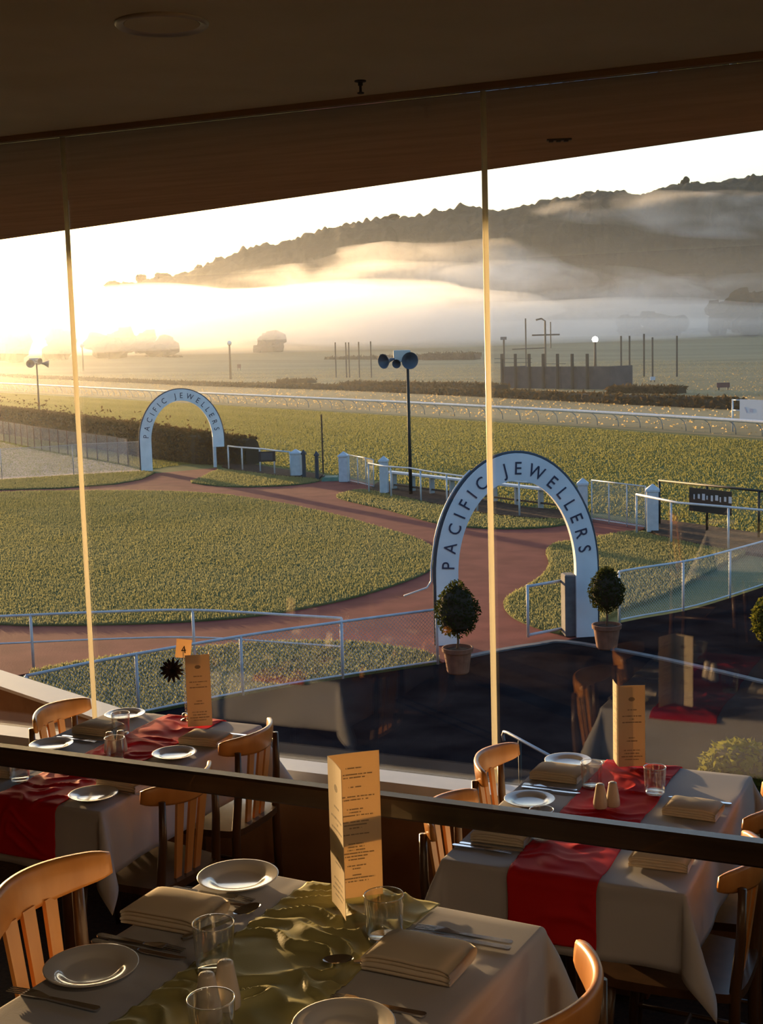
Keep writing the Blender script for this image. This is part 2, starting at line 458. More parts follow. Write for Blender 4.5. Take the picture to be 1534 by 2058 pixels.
def menu_mat(name, nlines, seed, logo=True, tr=.34):     # printed card: lines of small type and a dark emblem
    m = cloth_mat(name, (.72, .61, .44), (.78, .60, .36), tr, 0, .6)
    b = m.node_tree.nodes['Principled BSDF']
    tl = [n for n in m.node_tree.nodes if n.type == 'BSDF_TRANSLUCENT'][0]
    uv = nd(m, 'ShaderNodeUVMap'); sp = nd(m, 'ShaderNodeSeparateXYZ'); lk(m, uv.outputs[0], sp.inputs[0])
    x, y = sp.outputs[0], sp.outputs[1]
    yl = mathn(m, 'MULTIPLY', y, nlines)
    li = mathn(m, 'FLOOR', yl)
    fr = mathn(m, 'FRACT', yl)
    wn_ = nd(m, 'ShaderNodeTexWhiteNoise', noise_dimensions='1D'); lk(m, mathn(m, 'ADD', li, seed), wn_.inputs['W'])
    half = mathn(m, 'ADD', mathn(m, 'MULTIPLY', wn_.outputs['Value'], .34), .08)
    inw = mathn(m, 'LESS_THAN', mathn(m, 'ABSOLUTE', mathn(m, 'SUBTRACT', x, .5)), half)
    gap = nd(m, 'ShaderNodeTexWhiteNoise', noise_dimensions='1D'); lk(m, mathn(m, 'ADD', mathn(m, 'MULTIPLY', li, 3.7), seed), gap.inputs['W'])
    keep = mathn(m, 'GREATER_THAN', gap.outputs['Value'], .3)
    cm = nd(m, 'ShaderNodeCombineXYZ'); lk(m, mathn(m, 'MULTIPLY', x, 34.0), cm.inputs[0]); lk(m, mathn(m, 'MULTIPLY', li, 5.3), cm.inputs[1])
    nz = nd(m, 'ShaderNodeTexNoise'); nz.inputs['Scale'].default_value = 1.0; lk(m, cm.outputs[0], nz.inputs['Vector'])
    wd = mathn(m, 'GREATER_THAN', nz.outputs['Fac'], .42)
    ink = mathn(m, 'MULTIPLY', mathn(m, 'MULTIPLY', inw, keep), mathn(m, 'MULTIPLY', wd, mathn(m, 'LESS_THAN', fr, .38)))
    ink = mathn(m, 'MULTIPLY', ink, mathn(m, 'LESS_THAN', y, .74 if logo else .93))
    ink = mathn(m, 'MULTIPLY', ink, mathn(m, 'GREATER_THAN', y, .08))
    if logo:
        ex = mathn(m, 'DIVIDE', mathn(m, 'SUBTRACT', x, .5), .12)
        ey = mathn(m, 'DIVIDE', mathn(m, 'SUBTRACT', y, .83), .026)
        e = mathn(m, 'ADD', mathn(m, 'MULTIPLY', ex, ex), mathn(m, 'MULTIPLY', ey, ey))
        ink = mathn(m, 'MAXIMUM', ink, mathn(m, 'LESS_THAN', e, 1.0))
    ink = mathn(m, 'MULTIPLY', ink, .6)
    for target, base in ((b.inputs['Base Color'], (.72, .61, .44)), (tl.inputs['Color'], (.78, .60, .36))):
        mx = nd(m, 'ShaderNodeMix', data_type='RGBA'); mx.inputs['A'].default_value = (*base, 1); mx.inputs['B'].default_value = (.06, .045, .04, 1)
        lk(m, ink, mx.inputs['Factor']); lk(m, mx.outputs['Result'], target)
    return m
M['menu_front'] = menu_mat('menu_cover_print', 26, 3.0, True, .16)
M['menu_inside'] = menu_mat('menu_inside_print', 46, 11.0, False)
M['card'] = cloth_mat('number_card_paper', (.75, .62, .45), (.8, .6, .38), .4, 0, .6)

def mist_mat(name, density, g=.6, color=(.95, .97, 1)):
    m = bpy.data.materials.new(name); m.use_nodes = True
    nt = m.node_tree; nt.nodes.clear()
    out = nd(m, 'ShaderNodeOutputMaterial'); v = nd(m, 'ShaderNodeVolumeScatter')
    v.inputs['Color'].default_value = (*color, 1); v.inputs['Density'].default_value = density; v.inputs['Anisotropy'].default_value = g
    lk(m, v.outputs[0], out.inputs['Volume'])
    return m
def wisp_mat(name, density, scale, stretch, seed, g=.62):   # drifting mist, thinner and thicker from place to place
    m = mist_mat(name, density, g)
    v = [n for n in m.node_tree.nodes if n.type == 'VOLUME_SCATTER'][0]
    tc = nd(m, 'ShaderNodeTexCoord'); mp = nd(m, 'ShaderNodeMapping'); mp.inputs['Scale'].default_value = stretch; mp.inputs['Location'].default_value = (seed, seed * 2, 0)
    lk(m, tc.outputs['Object'], mp.inputs['Vector'])
    nz = nd(m, 'ShaderNodeTexNoise'); nz.inputs['Scale'].default_value = scale; nz.inputs['Detail'].default_value = 3.0; nz.inputs['Distortion'].default_value = .6
    lk(m, mp.outputs[0], nz.inputs['Vector'])
    mr = nd(m, 'ShaderNodeMapRange'); mr.inputs['From Min'].default_value = .42; mr.inputs['From Max'].default_value = .68; mr.inputs['To Max'].default_value = density * 2.2
    lk(m, nz.outputs['Fac'], mr.inputs['Value']); lk(m, mr.outputs[0], v.inputs['Density'])
    return m

# ------------------------------------------------------------------ the building
Z_LOW, Z_UP, Z_CEIL = 3.30, 3.73, 6.57
GY = 5.02                                        # the plane of the glass
ST = dict(kind='structure')
MB().box(-16, 7, 2.52, 4.86, Z_LOW - .2, Z_LOW).build('floor', M['carpet'], label='dark carpet of the lower dining tier by the window', **ST)
MB().box(-16, 7, -6, 2.52, Z_LOW - .2, Z_UP).build('floor', M['carpet'], label='dark carpet of the raised dining tier', **ST)
MB().box(-16, 7, -6, GY + .01, Z_CEIL, Z_CEIL + .25).build('ceiling', M['ceiling'], label='dim cream painted ceiling over the dining room', **ST)
MB().box(-16, 7, -6.2, -6, Z_LOW, Z_CEIL).build('wall_back', M['dark_wall'], label='dark back wall of the dining room', **ST)
MB().box(-16.2, -16, -6, GY, Z_LOW, Z_CEIL).build('wall_left', M['dark_wall'], label='dark left end wall of the dining room', **ST)
MB().box(7, 7.2, -6, GY, Z_LOW, Z_CEIL).build('wall_right', M['dark_wall'], label='dark right end wall of the dining room', **ST)
MB().box(-16, 7, 4.86, 5.07, 0, 3.74).build('wall_front', M['wall'], label='brown dado wall under the window sill', **ST)
MB().box(-16, 7, 4.85, 4.99, 3.742, 3.80).build('trim_1', M['sill'], label='white painted sill along the foot of the glass', **ST)
MB().box(-16, 7, 4.99, 5.06, 3.742, 3.785).build('trim_2', M['black'], label='dark channel holding the foot of the glass', **ST)
MB().box(-16, 7, 4.99, 5.06, Z_CEIL - .025, Z_CEIL - .001).build('trim_3', M['soffit'], label='thin brown channel where glass meets ceiling', **ST)
# roof overhang beyond the glass
edge = [(-16, 9.6), (-9.0, 9.6), (-7.805, 9.273), (-3.485, 7.674), (-1.066, 6.779), (1.5, 5.85), (7, 5.4)]
roof = MB().prism(ccw([(7, GY + .012), (-16, GY + .012)] + edge), 6.55, 6.80)
roof.build('ceiling', M['soffit'], label='brown boarded soffit of the roof overhang outside the glass', **ST)

# glazing: frameless panes with slim bright joints
mull_x = [-11.8, -9.8, -7.8, -5.81, -3.83, -1.835, .16, 2.16, 4.2]
bounds = [-15.9] + mull_x + [6.9]
for i in range(len(bounds) - 1):
    w = empty('window_%d' % (i + 1), ((bounds[i] + bounds[i + 1]) / 2, GY, 3.785), kind='structure', label='tall frameless window pane looking over the racecourse')
    h = (bounds[i + 1] - bounds[i]) / 2 - .004
    MB().box(-h, h, -.005, .005, .002, 2.758).build('pane', M['pane'], w)
    if i < len(mull_x):
        mx = bounds[i + 1] - (bounds[i] + bounds[i + 1]) / 2
        mb = MB()
        mb.tube([(mx, -.0125, .0), (mx, -.0125, 2.755)], .0115, 10)
        mb.build('mullion', M['mullion'], w, smooth=True)
        MB().bbox(mx - .017, mx + .017, -.03, .006, .0, .07, .004).build('joint_bracket', M['mullion'], w)

# ceiling fittings
dl = empty('downlight', (-2.33, 3.56, Z_CEIL), label='round recessed downlight ring, unlit, in the ceiling', cat='light')
MB().lathe([(.115, -.003), (.135, -.012), (.142, -.004), (.142, 0)], 40).build('ring', M['alu'], dl, smooth=True)
MB().lathe([(0, -.004), (.113, -.004), (.115, 0)], 40).build('diffuser', M['ceiling'], dl)
hk = empty('sprinkler', (-2.21, 4.70, Z_CEIL), label='small dark sprinkler head on the ceiling near the glass', cat='sprinkler')
MB().lathe([(.0, -.05), (.012, -.048), (.014, -.044), (.005, -.04), (.005, -.02), (.009, -.018), (.009, -.004)], 12).build('head', M['dark_pole'], hk)
MB().lathe([(.009, -.006), (.022, -.004), (.022, 0)], 16).build('flange', M['dark_pole'], hk)
sv = empty('soffit_vent', (-1.98, 6.46, 6.55), .35, label='small dark oblong vent in the roof overhang', cat='vent')
MB().box(-.06, .06, -.02, .02, -.008, -.001).build('plate', M['dark_pole'], sv)
for k in range(3):
    MB().box(-.05 + .036 * k, -.028 + .036 * k, -.016, .016, -.014, -.008).build('slat', M['black'], sv)

# the wing wall outside, with a broad white coping
wx0, wy0, wx1, wy1 = -9.6, 7.72, -3.86, 5.47
ww = empty('wall_wing', ((wx0 + wx1) / 2, (wy0 + wy1) / 2, 0), math.atan2(wy1 - wy0, wx1 - wx0), kind='structure', label='brown rendered wing wall with a broad white coping outside the glass')
wl = math.hypot(wx1 - wx0, wy1 - wy0) / 2
MB().box(-wl, wl, -.135, .005, 0, 3.72).build('wall_face', M['render'], ww)
mbw = MB()
mbw.add([(-wl - .02, -.15, 3.72), (wl, -.15, 3.72), (wl, .02, 3.72), (-wl - .02, .02, 3.72), (-wl - .02, -.15, 3.738), (wl, -.15, 3.738), (wl, .02, 3.75), (-wl - .02, .02, 3.75)],
        [(3, 2, 1, 0), (4, 5, 6, 7), (0, 1, 5, 4), (1, 2, 6, 5), (2, 3, 7, 6), (3, 0, 4, 7)])
mbw.build('coping', M['sill'], ww)

# unseen fill lamps behind the camera, added to lift the near table and chairs
for k, (lx, ly) in enumerate(((.6, .2), (1.9, -1.1), (2.8, .7))):
    L = empty('fill_lamp', (lx, ly, Z_CEIL), label=('added warm round fill lamp to the right, nearest the viewpoint', 'added warm round fill lamp to the right, nearest the glass', 'added warm round fill lamp to the right, deepest in the room')[k], cat='lamp', group='added fill lamps out of view')
    MB().lathe([(.10, -.05), (.13, -.05), (.14, 0)], 24).build('rim', M['alu'], L, smooth=True)
    MB().lathe([(0, -.045), (.1, -.045)], 24).build('diffuser', M['globe'], L)
    ld = bpy.data.lights.new('fill_light', 'AREA'); ld.shape = 'DISK'; ld.size = .2; ld.energy = 11; ld.color = (1, .72, .44)
    lo = bpy.data.objects.new('fill_light', ld); link(lo, L); lo.location = (0, 0, -.06)

# ------------------------------------------------------------------ handrail at the edge of the raised tier
hr = empty('handrail', (-1.2, 2.425, Z_UP), label='dark timber handrail crossing the room between the tiers', cat='handrail')
MB().bbox(-4.6, 3.2, -.018, .018, .898, .945, .005).build('rail_bar', M['rail'], hr)
for px in (-2.4, 2.0):
    MB().bbox(px - .02, px + .02, -.015, .015, 0, .90, .004).build('post', M['rail'], hr)
    MB().lathe([(0, .012), (.045, .012), (.05, .004), (.05, 0)], 20, (px, 0, 0)).build('foot_plate', M['rail'], hr)

# ------------------------------------------------------------------ tables, cloths, runners
def hang(o, r=.012):                             # how far out and down a cloth lies, o past the edge of the table
    if o <= 0: return 0, 0
    q = r * math.pi / 2
    if o < q: return r * math.sin(o / r), r * (1 - math.cos(o / r))
    return r + .05 * (o - q), r + (o - q) * .9985
def make_table(x0, x1, y0, y1, zt, floor, rz, label):
    cx, cyy = (x0 + x1) / 2, (y0 + y1) / 2
    t = empty('dining_table', (cx, cyy, floor), rz, label, 'table', 'dining tables under white cloths')
    a, b = (x1 - x0) / 2 - .004, (y1 - y0) / 2 - .004
    h = zt - floor
    MB().bbox(-a, a, -b, b, h - .035, h - .004, .003).build('table_top', M['table'], t)
    for sy in (-.28, .28):
        MB().lathe([(.0, .05), (.034, .05), (.030, .10), (.030, h - .10), (.05, h - .04), (0, h - .036)], 18, (0, sy, 0)).build('pedestal', M['table'], t, smooth=True)
        MB().bbox(-.07, .07, sy - .035, sy + .035, 0, .055, .006).build('foot', M['table'], t)
    return t, a + .004, b + .004
def make_cloth(x0, x1, y0, y1, zt, rz, drop, seed, label):
    cx, cyy = (x0 + x1) / 2, (y0 + y1) / 2
    a, b = (x1 - x0) / 2, (y1 - y0) / 2
    def grid(h):
        inner = [-h + 2 * h * k / 36 for k in range(37)]
        e = [0.004, .009, .014, .019, .03] + [.03 + (drop - .03) * k / 9 for k in range(1, 10)]
        return [-h - q for q in e[::-1]] + inner + [h + q for q in e]
    gx, gy = grid(a), grid(b)
    vs = []; fs = []
    for y in gy:
        for x in gx:
            ox, oy = max(abs(x) - a, 0), max(abs(y) - b, 0)
            sx, sy = (1 if x > 0 else -1), (1 if y > 0 else -1)
            if ox == 0 and oy == 0:
                z = .0012 * noise.noise(Vector((x * 7, y * 7, seed)))
                for cxr, w in ((.33 * a, .004), (-.45 * a, .004)):     # pressed folds left in the linen
                    z += .0022 * math.exp(-((x - cxr) / w) ** 2 / 2.0)
                for cyr in (-.42 * b, .40 * b):
                    z += .0022 * math.exp(-((y - cyr) / .006) ** 2 / 2.0)
                vs.append((x, y, z))
                continue
            L = math.hypot(ox, oy)
            ph = math.atan2(oy, ox)
            out, dn = hang(L)
            s2 = math.sin(2 * ph)
            flare = .42 * max(L - .02, 0) * s2
            dn = math.sqrt(max(dn * dn - flare * flare * .7, 0))
            bx, by = min(abs(x), a), min(abs(y), b)
            wob = .016 * noise.noise(Vector((x * 5 + seed, y * 5, 2.0))) * min(dn / .1, 1)
            o2 = out + flare + wob
            vs.append((sx * (bx + o2 * math.cos(ph)), sy * (by + o2 * math.sin(ph)), -dn))
    n = len(gx)
    for j in range(len(gy) - 1):
        for i in range(n - 1):
            fs.append((j * n + i, j * n + i + 1, (j + 1) * n + i + 1, (j + 1) * n + i))
    o = obj('tablecloth', make_mesh('tablecloth', vs, fs, M['cloth'], True), None, (cx, cyy, zt), rz, label, 'tablecloth', 'white tablecloths')
    md = o.modifiers.new('thickness', 'SOLIDIFY'); md.thickness = .0012; md.offset = -1
    return o
def make_runner(cx, cyy, b, zt, rz, w, over_near, over_far, mat, seed, amp, label, shift=0.0):
    nu, nv = 56, 190
    vs = []; fs = []
    L0, L1 = -b - over_near, b + over_far
    for j in range(nv + 1):
        t = L0 + (L1 - L0) * j / nv
        for i in range(nu + 1):
            s = i / nu * 2 - 1
            edge_ = .012 * noise.noise(Vector((t * 4, s * 2 + seed, 5)))
            x = s * w / 2 + edge_ + shift * (t / b)
            wr = noise.noise(Vector((x * 5 + 1.6 * noise.noise(Vector((t * 4, x * 4, seed))), t * 14 + seed + 1.2 * noise.noise(Vector((x * 9, t * 5, seed + 3))), seed * 1.7)))
            wr = 1 - min(abs(wr) * 2.6, 1)
            w2 = .5 + .5 * noise.noise(Vector((x * 16, t * 20, seed + 9)))
            hgt = .004 + amp * (.75 * wr * wr + .35 * w2) * (1 - .55 * abs(s) ** 3)
            o = max(abs(t) - b, 0)
            sy = 1 if t > 0 else -1
            out, dn = hang(o, .016)
            if o == 0:
                vs.append((x, t, hgt))
            else:
                k = min(o / .03, 1)
                vs.append((x, sy * (b + out + .012 * k + hgt * .9 * k), -dn + hgt * (1 - k)))
    n = nu + 1
    for j in range(nv):
        for i in range(nu):
            fs.append((j * n + i, j * n + i + 1, (j + 1) * n + i + 1, (j + 1) * n + i))
    o = obj('table_runner', make_mesh('table_runner', vs, fs, mat, True), None, (cx, cyy, zt), rz, label, 'table runner')
    md = o.modifiers.new('thickness', 'SOLIDIFY'); md.thickness = .0012; md.offset = -1
    return o

ZR, ZF = 4.05, 4.48
make_table(-1.483, -.765, 3.59, 4.67, ZR, Z_LOW, 0, 'dining table with a red runner by the window, nearer the right edge')
make_table(-3.445, -2.73, 3.57, 4.65, ZR, Z_LOW, 0, 'dining table with a red runner by the window, at the left')
FRZ = -.06
FX0, FX1, FY0, FY1 = -1.525, -.805, 1.29, 2.365
make_table(FX0, FX1, FY0, FY1, ZF, Z_UP, FRZ, 'nearest dining table with the olive green runner in front of the handrail')
make_cloth(-1.483, -.765, 3.59, 4.67, ZR, 0, .235, 1.3, 'white tablecloth under the red runner on the right window table')
make_cloth(-3.445, -2.73, 3.57, 4.65, ZR, 0, .235, 4.1, 'white tablecloth under the red runner on the left window table')
make_cloth(FX0, FX1, FY0, FY1, ZF, FRZ, .235, 7.7, 'white tablecloth under the olive green runner on the nearest table')
make_runner(-1.138, 4.13, .54, ZR, 0, .272, .20, .03, M['red'], 2.2, .012, 'red satin runner on the right window table')
make_runner(-3.035, 4.11, .54, ZR, 0, .275, .20, .03, M['red'], 6.9, .012, 'red satin runner on the left window table')
make_runner(-1.168, (FY0 + FY1) / 2, (FY1 - FY0) / 2, ZF, FRZ, .29, .16, .0, M['green'], 3.6, .019, 'crumpled olive green satin runner on the nearest table', .0)

# ------------------------------------------------------------------ crockery, glass, cutlery, napkins
plate_me = MB().lathe([(0, .004), (.045, .004), (.052, .006), (.058, .011), (.068, .0135), (.083, .0165), (.0855, .0165), (.085, .0145), (.070, .0105), (.060, .007), (.050, .0), (0, .0)][::-1], 56).mesh('plate', M['plate'], True)
tumbler_me = MB().lathe([(0, 0), (.030, 0), (.0325, .003), (.0335, .012), (.0375, .088), (.0375, .0905), (.0366, .0918), (.0356, .0905), (.0353, .088), (.0312, .016), (.028, .012), (0, .012)], 40).mesh('tumbler', M['glass'], True)
shaker_body = MB().lathe([(0, 0), (.021, 0), (.0235, .003), (.0232, .02), (.019, .045), (.0150, .068), (.0138, .076)], 28).mesh('body', M['ceramic'], True)
shaker_cap = MB().lathe([(.0138, .0755), (.0134, .079), (.010, .0815), (0, .082)], 28).mesh('cap', M['ceramic'], True)
hole_mb = MB()
def shaker(x, y, z, label):
    s = empty('salt_shaker', (x, y, z), 0, label, 'shaker', 'salt and pepper shakers')
    obj('body', shaker_body, s)
    c = obj('cap', shaker_cap, s)
    for k in range(3):
        a = 2 * math.pi * k / 3
        MB().lathe([(0, .0003), (.0012, .0003), (.0012, -.001)], 8, (.005 * math.cos(a), .005 * math.sin(a), .0815)).build('hole', M['black'], c)
    return s
def napkin_mesh(lx, ly, h, seed):                # a square folded over into a soft oblong packet
    prof = []
    n = 8
    r = h / 2
    for k in range(n + 1):
        a = -math.pi / 2 + math.pi * k / n
        prof.append((ly / 2 - r + r * math.cos(a) * 1.3, r + r * math.sin(a)))
    L = 4                                        # layers seen at the open side
    for k in range(L):
        z1 = h - h * k / L; z0 = h - h * (k + 1) / L
        e = .006 * ((k * 37 + seed) % 5) / 5
        prof += [(-ly / 2 + e, z1 - .0005), (-ly / 2 - .002 + e, (z0 + z1) / 2), (-ly / 2 + e, z0 + .0008), (-ly / 2 + .007 + e, z0 + .0004)]
    m = len(prof)
    vs = []; fs = []
    nx = 16
    for i in range(nx + 1):
        x = -lx / 2 + lx * i / nx
        end = 1 - .30 * (abs(2 * i / nx - 1) ** 8)
        for (y, z) in prof:
            zz = z * end + .003 * noise.noise(Vector((x * 16, y * 16, seed))) * (z / h)
            vs.append((x, y, max(zz, 0)))
    for i in range(nx):
        for k in range(m):
            k2 = (k + 1) % m
            fs.append((i * m + k, i * m + k2, (i + 1) * m + k2, (i + 1) * m + k))
    fs.append(tuple(range(m)))
    fs.append(tuple(range(nx * m + m - 1, nx * m - 1, -1)))
    return make_mesh('napkin', vs, fs, M['napkin'], True)
nap_me = [napkin_mesh(.172, .125, .036, s) for s in (1, 2, 3)]

def flat_shape(outline, th, curve=None):         # outline in x,y -> thin solid
    n = len(outline)
    cz = curve or (lambda x, y: 0)
    v = [(x, y, cz(x, y)) for x, y in outline] + [(x, y, th + cz(x, y)) for x, y in outline]
    f = [tuple(range(n - 1, -1, -1)), tuple(range(n, 2 * n))] + [(i, (i + 1) % n, n + (i + 1) % n, n + i) for i in range(n)]
    return v, f
def cutlery_parts():
    P = {}
    hd = [(-.105, -.004), (-.100, -.0075), (-.03, -.0055), (.0, -.004), (.0, .004), (-.03, .0055), (-.100, .0075), (-.105, .004)]
    P['handle'] = MB().add(*flat_shape(hd, .0035, lambda x, y: .001)).mesh('handle', M['steel'])
    bl = [(.0, -.004), (.012, -.009), (.07, -.0095), (.095, -.006), (.105, .002), (.100, .004), (.0, .004)]
    P['blade'] = MB().add(*flat_shape(bl, .0018, lambda x, y: .002)).mesh('blade', M['steel'])
    fh = MB()
    fh.add(*flat_shape([(.0, -.004), (.03, -.0105), (.048, -.0115), (.048, .0115), (.03, .0105), (.0, .004)], .0018, lambda x, y: .0045 if x > .02 else .002))
    P['fork_head'] = fh.mesh('fork_head', M['steel'])
    P['tine'] = MB().add(*flat_shape([(.047, -.0014), (.088, -.0009), (.088, .0009), (.047, .0014)], .0016, lambda x, y: .0045 if x < .06 else .0025)).mesh('tine', M['steel'])
    sp = MB()
    vs = []; fs = []
    nr, na = 5, 20
    for i in range(nr + 1):
        for k in range(na):
            a = 2 * math.pi * k / na; r = i / nr
            vs.append((.028 + .028 * r * math.cos(a), .0185 * r * math.sin(a), .0015 + .010 * r * r))
    for i in range(nr):
        for k in range(na):
            j = (k + 1) % na
            fs.append((i * na + k, i * na + j, (i + 1) * na + j, (i + 1) * na + k))
    P['bowl'] = make_mesh('bowl', vs, fs, M['steel'], True)
    return P
CP = cutlery_parts()
def knife(x, y, z, a, label):
    k = empty('table_knife', (x, y, z), a, label, 'knife', 'table knives'); obj('handle', CP['handle'], k); obj('blade', CP['blade'], k); return k
def fork(x, y, z, a, label):
    k = empty('table_fork', (x, y, z), a, label, 'fork', 'table forks'); obj('handle', CP['handle'], k); h = obj('fork_head', CP['fork_head'], k)
    for q in range(4): obj('tine', CP['tine'], h, (0, -.0087 + .0058 * q, 0))
    return k
def spoon(x, y, z, a, label, tilt=0):
    k = empty('spoon', (x, y, z), a, label, 'spoon', 'spoons'); obj('handle', CP['handle'], k); obj('bowl', CP['bowl'], k)
    k.rotation_euler = (0, tilt, a)
    return k
def plate(x, y, z, label): return obj('plate', plate_me, None, (x, y, z), rng.random(), label, 'plate', 'white side plates')
rim_me = MB().lathe([(.0358, .0900), (.0362, .0920), (.0374, .0922), (.0379, .0903), (.0372, .0890)], 40).mesh('rim', M['glint'], True)
base_me = MB().lathe([(0, .0005), (.029, .0005), (.0315, .004), (.030, .010), (0, .0105)], 32).mesh('base', M['glint'], True)
def tumbler(x, y, z, label):
    t = empty('water_glass', (x, y, z), 0, label, 'glass', 'clear water tumblers')
    obj('bowl', tumbler_me, t); obj('rim', rim_me, t); obj('base', base_me, t)
    return t
def napkin(x, y, z, a, label, k=0): return obj('napkin', nap_me[k % 3], None, (x, y, z), a, label, 'napkin', 'folded linen napkins')
PI = math.pi
e_ = .0035
# right window table
plate(-1.395, 4.578, ZR + e_, 'white plate at the far left corner of the right window table')
plate(-1.395, 4.135, ZR + e_, 'white plate midway along the left side of the right window table')
napkin(-1.385, 4.425, ZR + e_, 0, 'folded napkin between plate and glass on the right window table', 0)
napkin(-1.37, 3.80, ZR + e_, .02, 'folded napkin under the handrail at the near left of the right window table', 1)
napkin(-.868, 4.225, ZR + e_, -.05, 'folded napkin beside the knife on the right side of the right window table', 2)
napkin(-.868, 3.78, ZR + e_, .03, 'folded napkin at the near right of the right window table', 0)
tumbler(-1.243, 4.355, ZR + .002, 'clear tumbler beside the far napkin on the right window table')
tumbler(-1.018, 4.33, ZR + .018, 'clear tumbler on the red runner edge on the right window table')
tumbler(-1.25, 3.82, ZR + .014, 'clear tumbler partly behind the handrail on the right window table')
shaker(-1.152, 4.135, ZR + .017, 'pale salt shaker on the red runner of the right window table')
shaker(-1.118, 4.165, ZR + .017, 'pale pepper shaker behind its twin on the right window table')
knife(-1.365, 4.275, ZR + e_, 0, 'steel knife lying below the far napkin on the right window table')
fork(-1.385, 4.302, ZR + e_, PI, 'steel fork beside the far napkin on the right window table')
knife(-1.375, 3.712, ZR + e_, 0, 'steel knife at the near left of the right window table')
fork(-1.39, 3.690, ZR + e_, 0, 'steel fork beside the knife at the near left of the right window table')
knife(-.872, 4.345, ZR + e_, PI, 'steel knife at the right side of the right window table')
# left window table
plate(-3.33, 4.560, ZR + e_, 'white plate at the far left corner of the left window table')
plate(-2.83, 3.668, ZR + e_, 'white plate at the near right corner of the left window table')
plate(-2.822, 4.165, ZR + e_, 'white plate in front of the right chair of the left window table')
plate(-3.352, 4.10, ZR + e_, 'white plate cut by the handrail on the left of the left window table')
napkin(-3.305, 4.34, ZR + e_, 0, 'folded napkin in front of the far left chair of the left window table', 1)
napkin(-2.81, 4.365, ZR + e_, .05, 'folded napkin by the menu card on the left window table', 2)
napkin(-2.80, 3.82, ZR + e_, -.04, 'folded napkin under the handrail on the left window table', 0)
napkin(-3.33, 3.78, ZR + e_, .04, 'folded napkin at the near left of the left window table', 1)
tumbler(-3.188, 4.335, ZR + .002, 'clear tumbler beside the far napkin on the left window table')
tumbler(-2.975, 4.0, ZR + .017, 'clear tumbler showing its rim over the handrail on the left window table')
tumbler(-3.175, 3.70, ZR + .014, 'clear tumbler under the handrail at the far left edge')
shaker(-3.06, 4.085, ZR + .017, 'pale salt shaker on the red runner of the left window table')
shaker(-3.03, 4.115, ZR + .017, 'pale pepper shaker behind its twin on the left window table')
knife(-3.30, 4.235, ZR + e_, 0, 'steel knife at the left side of the left window table')
fork(-3.31, 4.212, ZR + e_, 0, 'steel fork at the left side of the left window table')
knife(-2.80, 4.487, ZR + e_, PI, 'steel knife in front of the menu card on the left window table')
fork(-2.78, 3.742, ZR + e_, PI, 'steel fork beside the near plate on the left window table')
# nearest table
plate(-1.463, 1.862, ZF + e_, 'large looking white plate at the lower left on the nearest table')
plate(-1.425, 2.315, ZF + e_, 'white plate at the far left corner of the nearest table')
plate(-.945, 1.842, ZF + e_, 'white plate cut by the bottom edge on the nearest table')
napkin(-1.452, 2.118, ZF + e_, 0, 'folded cream napkin at the left of the nearest table', 0)
napkin(-.925, 2.108, ZF + e_, -.03, 'folded cream napkin at the right of the nearest table', 1)
tumbler(-1.246, 1.934, ZF + .012, 'clear tumbler beside the napkin at the left of the nearest table')
tumbler(-1.015, 2.158, ZF + .010, 'clear tumbler in front of the menu card on the nearest table')
tumbler(-1.088, 1.672, ZF + .025, 'clear tumbler at the bottom edge in front of the shakers')
shaker(-1.152, 1.761, ZF + .024, 'cream salt shaker on the olive runner, front of the pair')
shaker(-1.146, 1.810, ZF + .024, 'cream pepper shaker on the olive runner, rear of the pair')
knife(-1.435, 1.968, ZF + e_, 0, 'steel knife between plate and napkin at the left of the nearest table')
fork(-1.44, 1.992, ZF + e_, 0, 'steel fork beside the knife at the left of the nearest table')
knife(-.895, 2.222, ZF + e_, PI, 'steel knife, front of the pair right of the menu card')
fork(-.90, 2.246, ZF + e_, PI, 'steel fork, rear of the pair right of the menu card')
knife(-1.42, 2.212, ZF + e_, 0, 'steel knife beside the far left plate of the nearest table')
fork(-1.43, 2.234, ZF + e_ + .0005, 0, 'steel fork by the far left plate of the nearest table')
fork(-1.47, 1.752, ZF + e_, PI, 'steel fork below the lower left plate of the nearest table')
fork(-.945, 1.938, ZF + e_, PI, 'steel fork with its tines over the olive runner at the bottom')
spoon(-1.312, 2.112, ZF + .025, .9, 'steel spoon leaning by the left napkin of the nearest table', -.15)
spoon(-1.028, 2.052, ZF + .012, PI + .55, 'steel spoon lying by the right napkin of the nearest table')

# ------------------------------------------------------------------ menu cards
def menu(hinge, p1, p2, z, h, front1, front2, label):   # two panels of stiff paper standing on edge
    m = empty('menu_card', (hinge[0], hinge[1], z), 0, label, 'menu', 'standing folded menu cards')
    for p, mat in ((p1, front1), (p2, front2)):
        dx, dy = p[0] - hinge[0], p[1] - hinge[1]
        L = math.hypot(dx, dy); ax, ay = dx / L, dy / L
        t = .0005
        vs = []; uvs = []
        nxx = 6
        for i in range(nxx + 1):
            s = i / nxx
            bow = .002 * math.sin(math.pi * s)
            for side in (-1, 1):
                for zz in (0, h):
                    vs.append((dx * s - ay * (t * side + bow), dy * s + ax * (t * side + bow), zz)); uvs.append((s, zz / h))
        fs = []
        for i in range(nxx):
            a = i * 4; b = a + 4
            fs += [(a, b, b + 1, a + 1), (a + 2, a + 3, b + 3, b + 2), (a, a + 2, b + 2, b), (a + 1, b + 1, b + 3, a + 3)]
        fs += [(0, 1, 3, 2), (nxx * 4, nxx * 4 + 2, nxx * 4 + 3, nxx * 4 + 1)]
        obj('panel', make_mesh('panel', vs, fs, mat, False, uvs), m)
    return m
menu((-1.176, 2.261), (-1.11, 2.188), (-1.097, 2.330), ZF + .022, .297, M['menu_front'], M['menu_inside'], 'tall folded menu card on the olive runner of the nearest table')
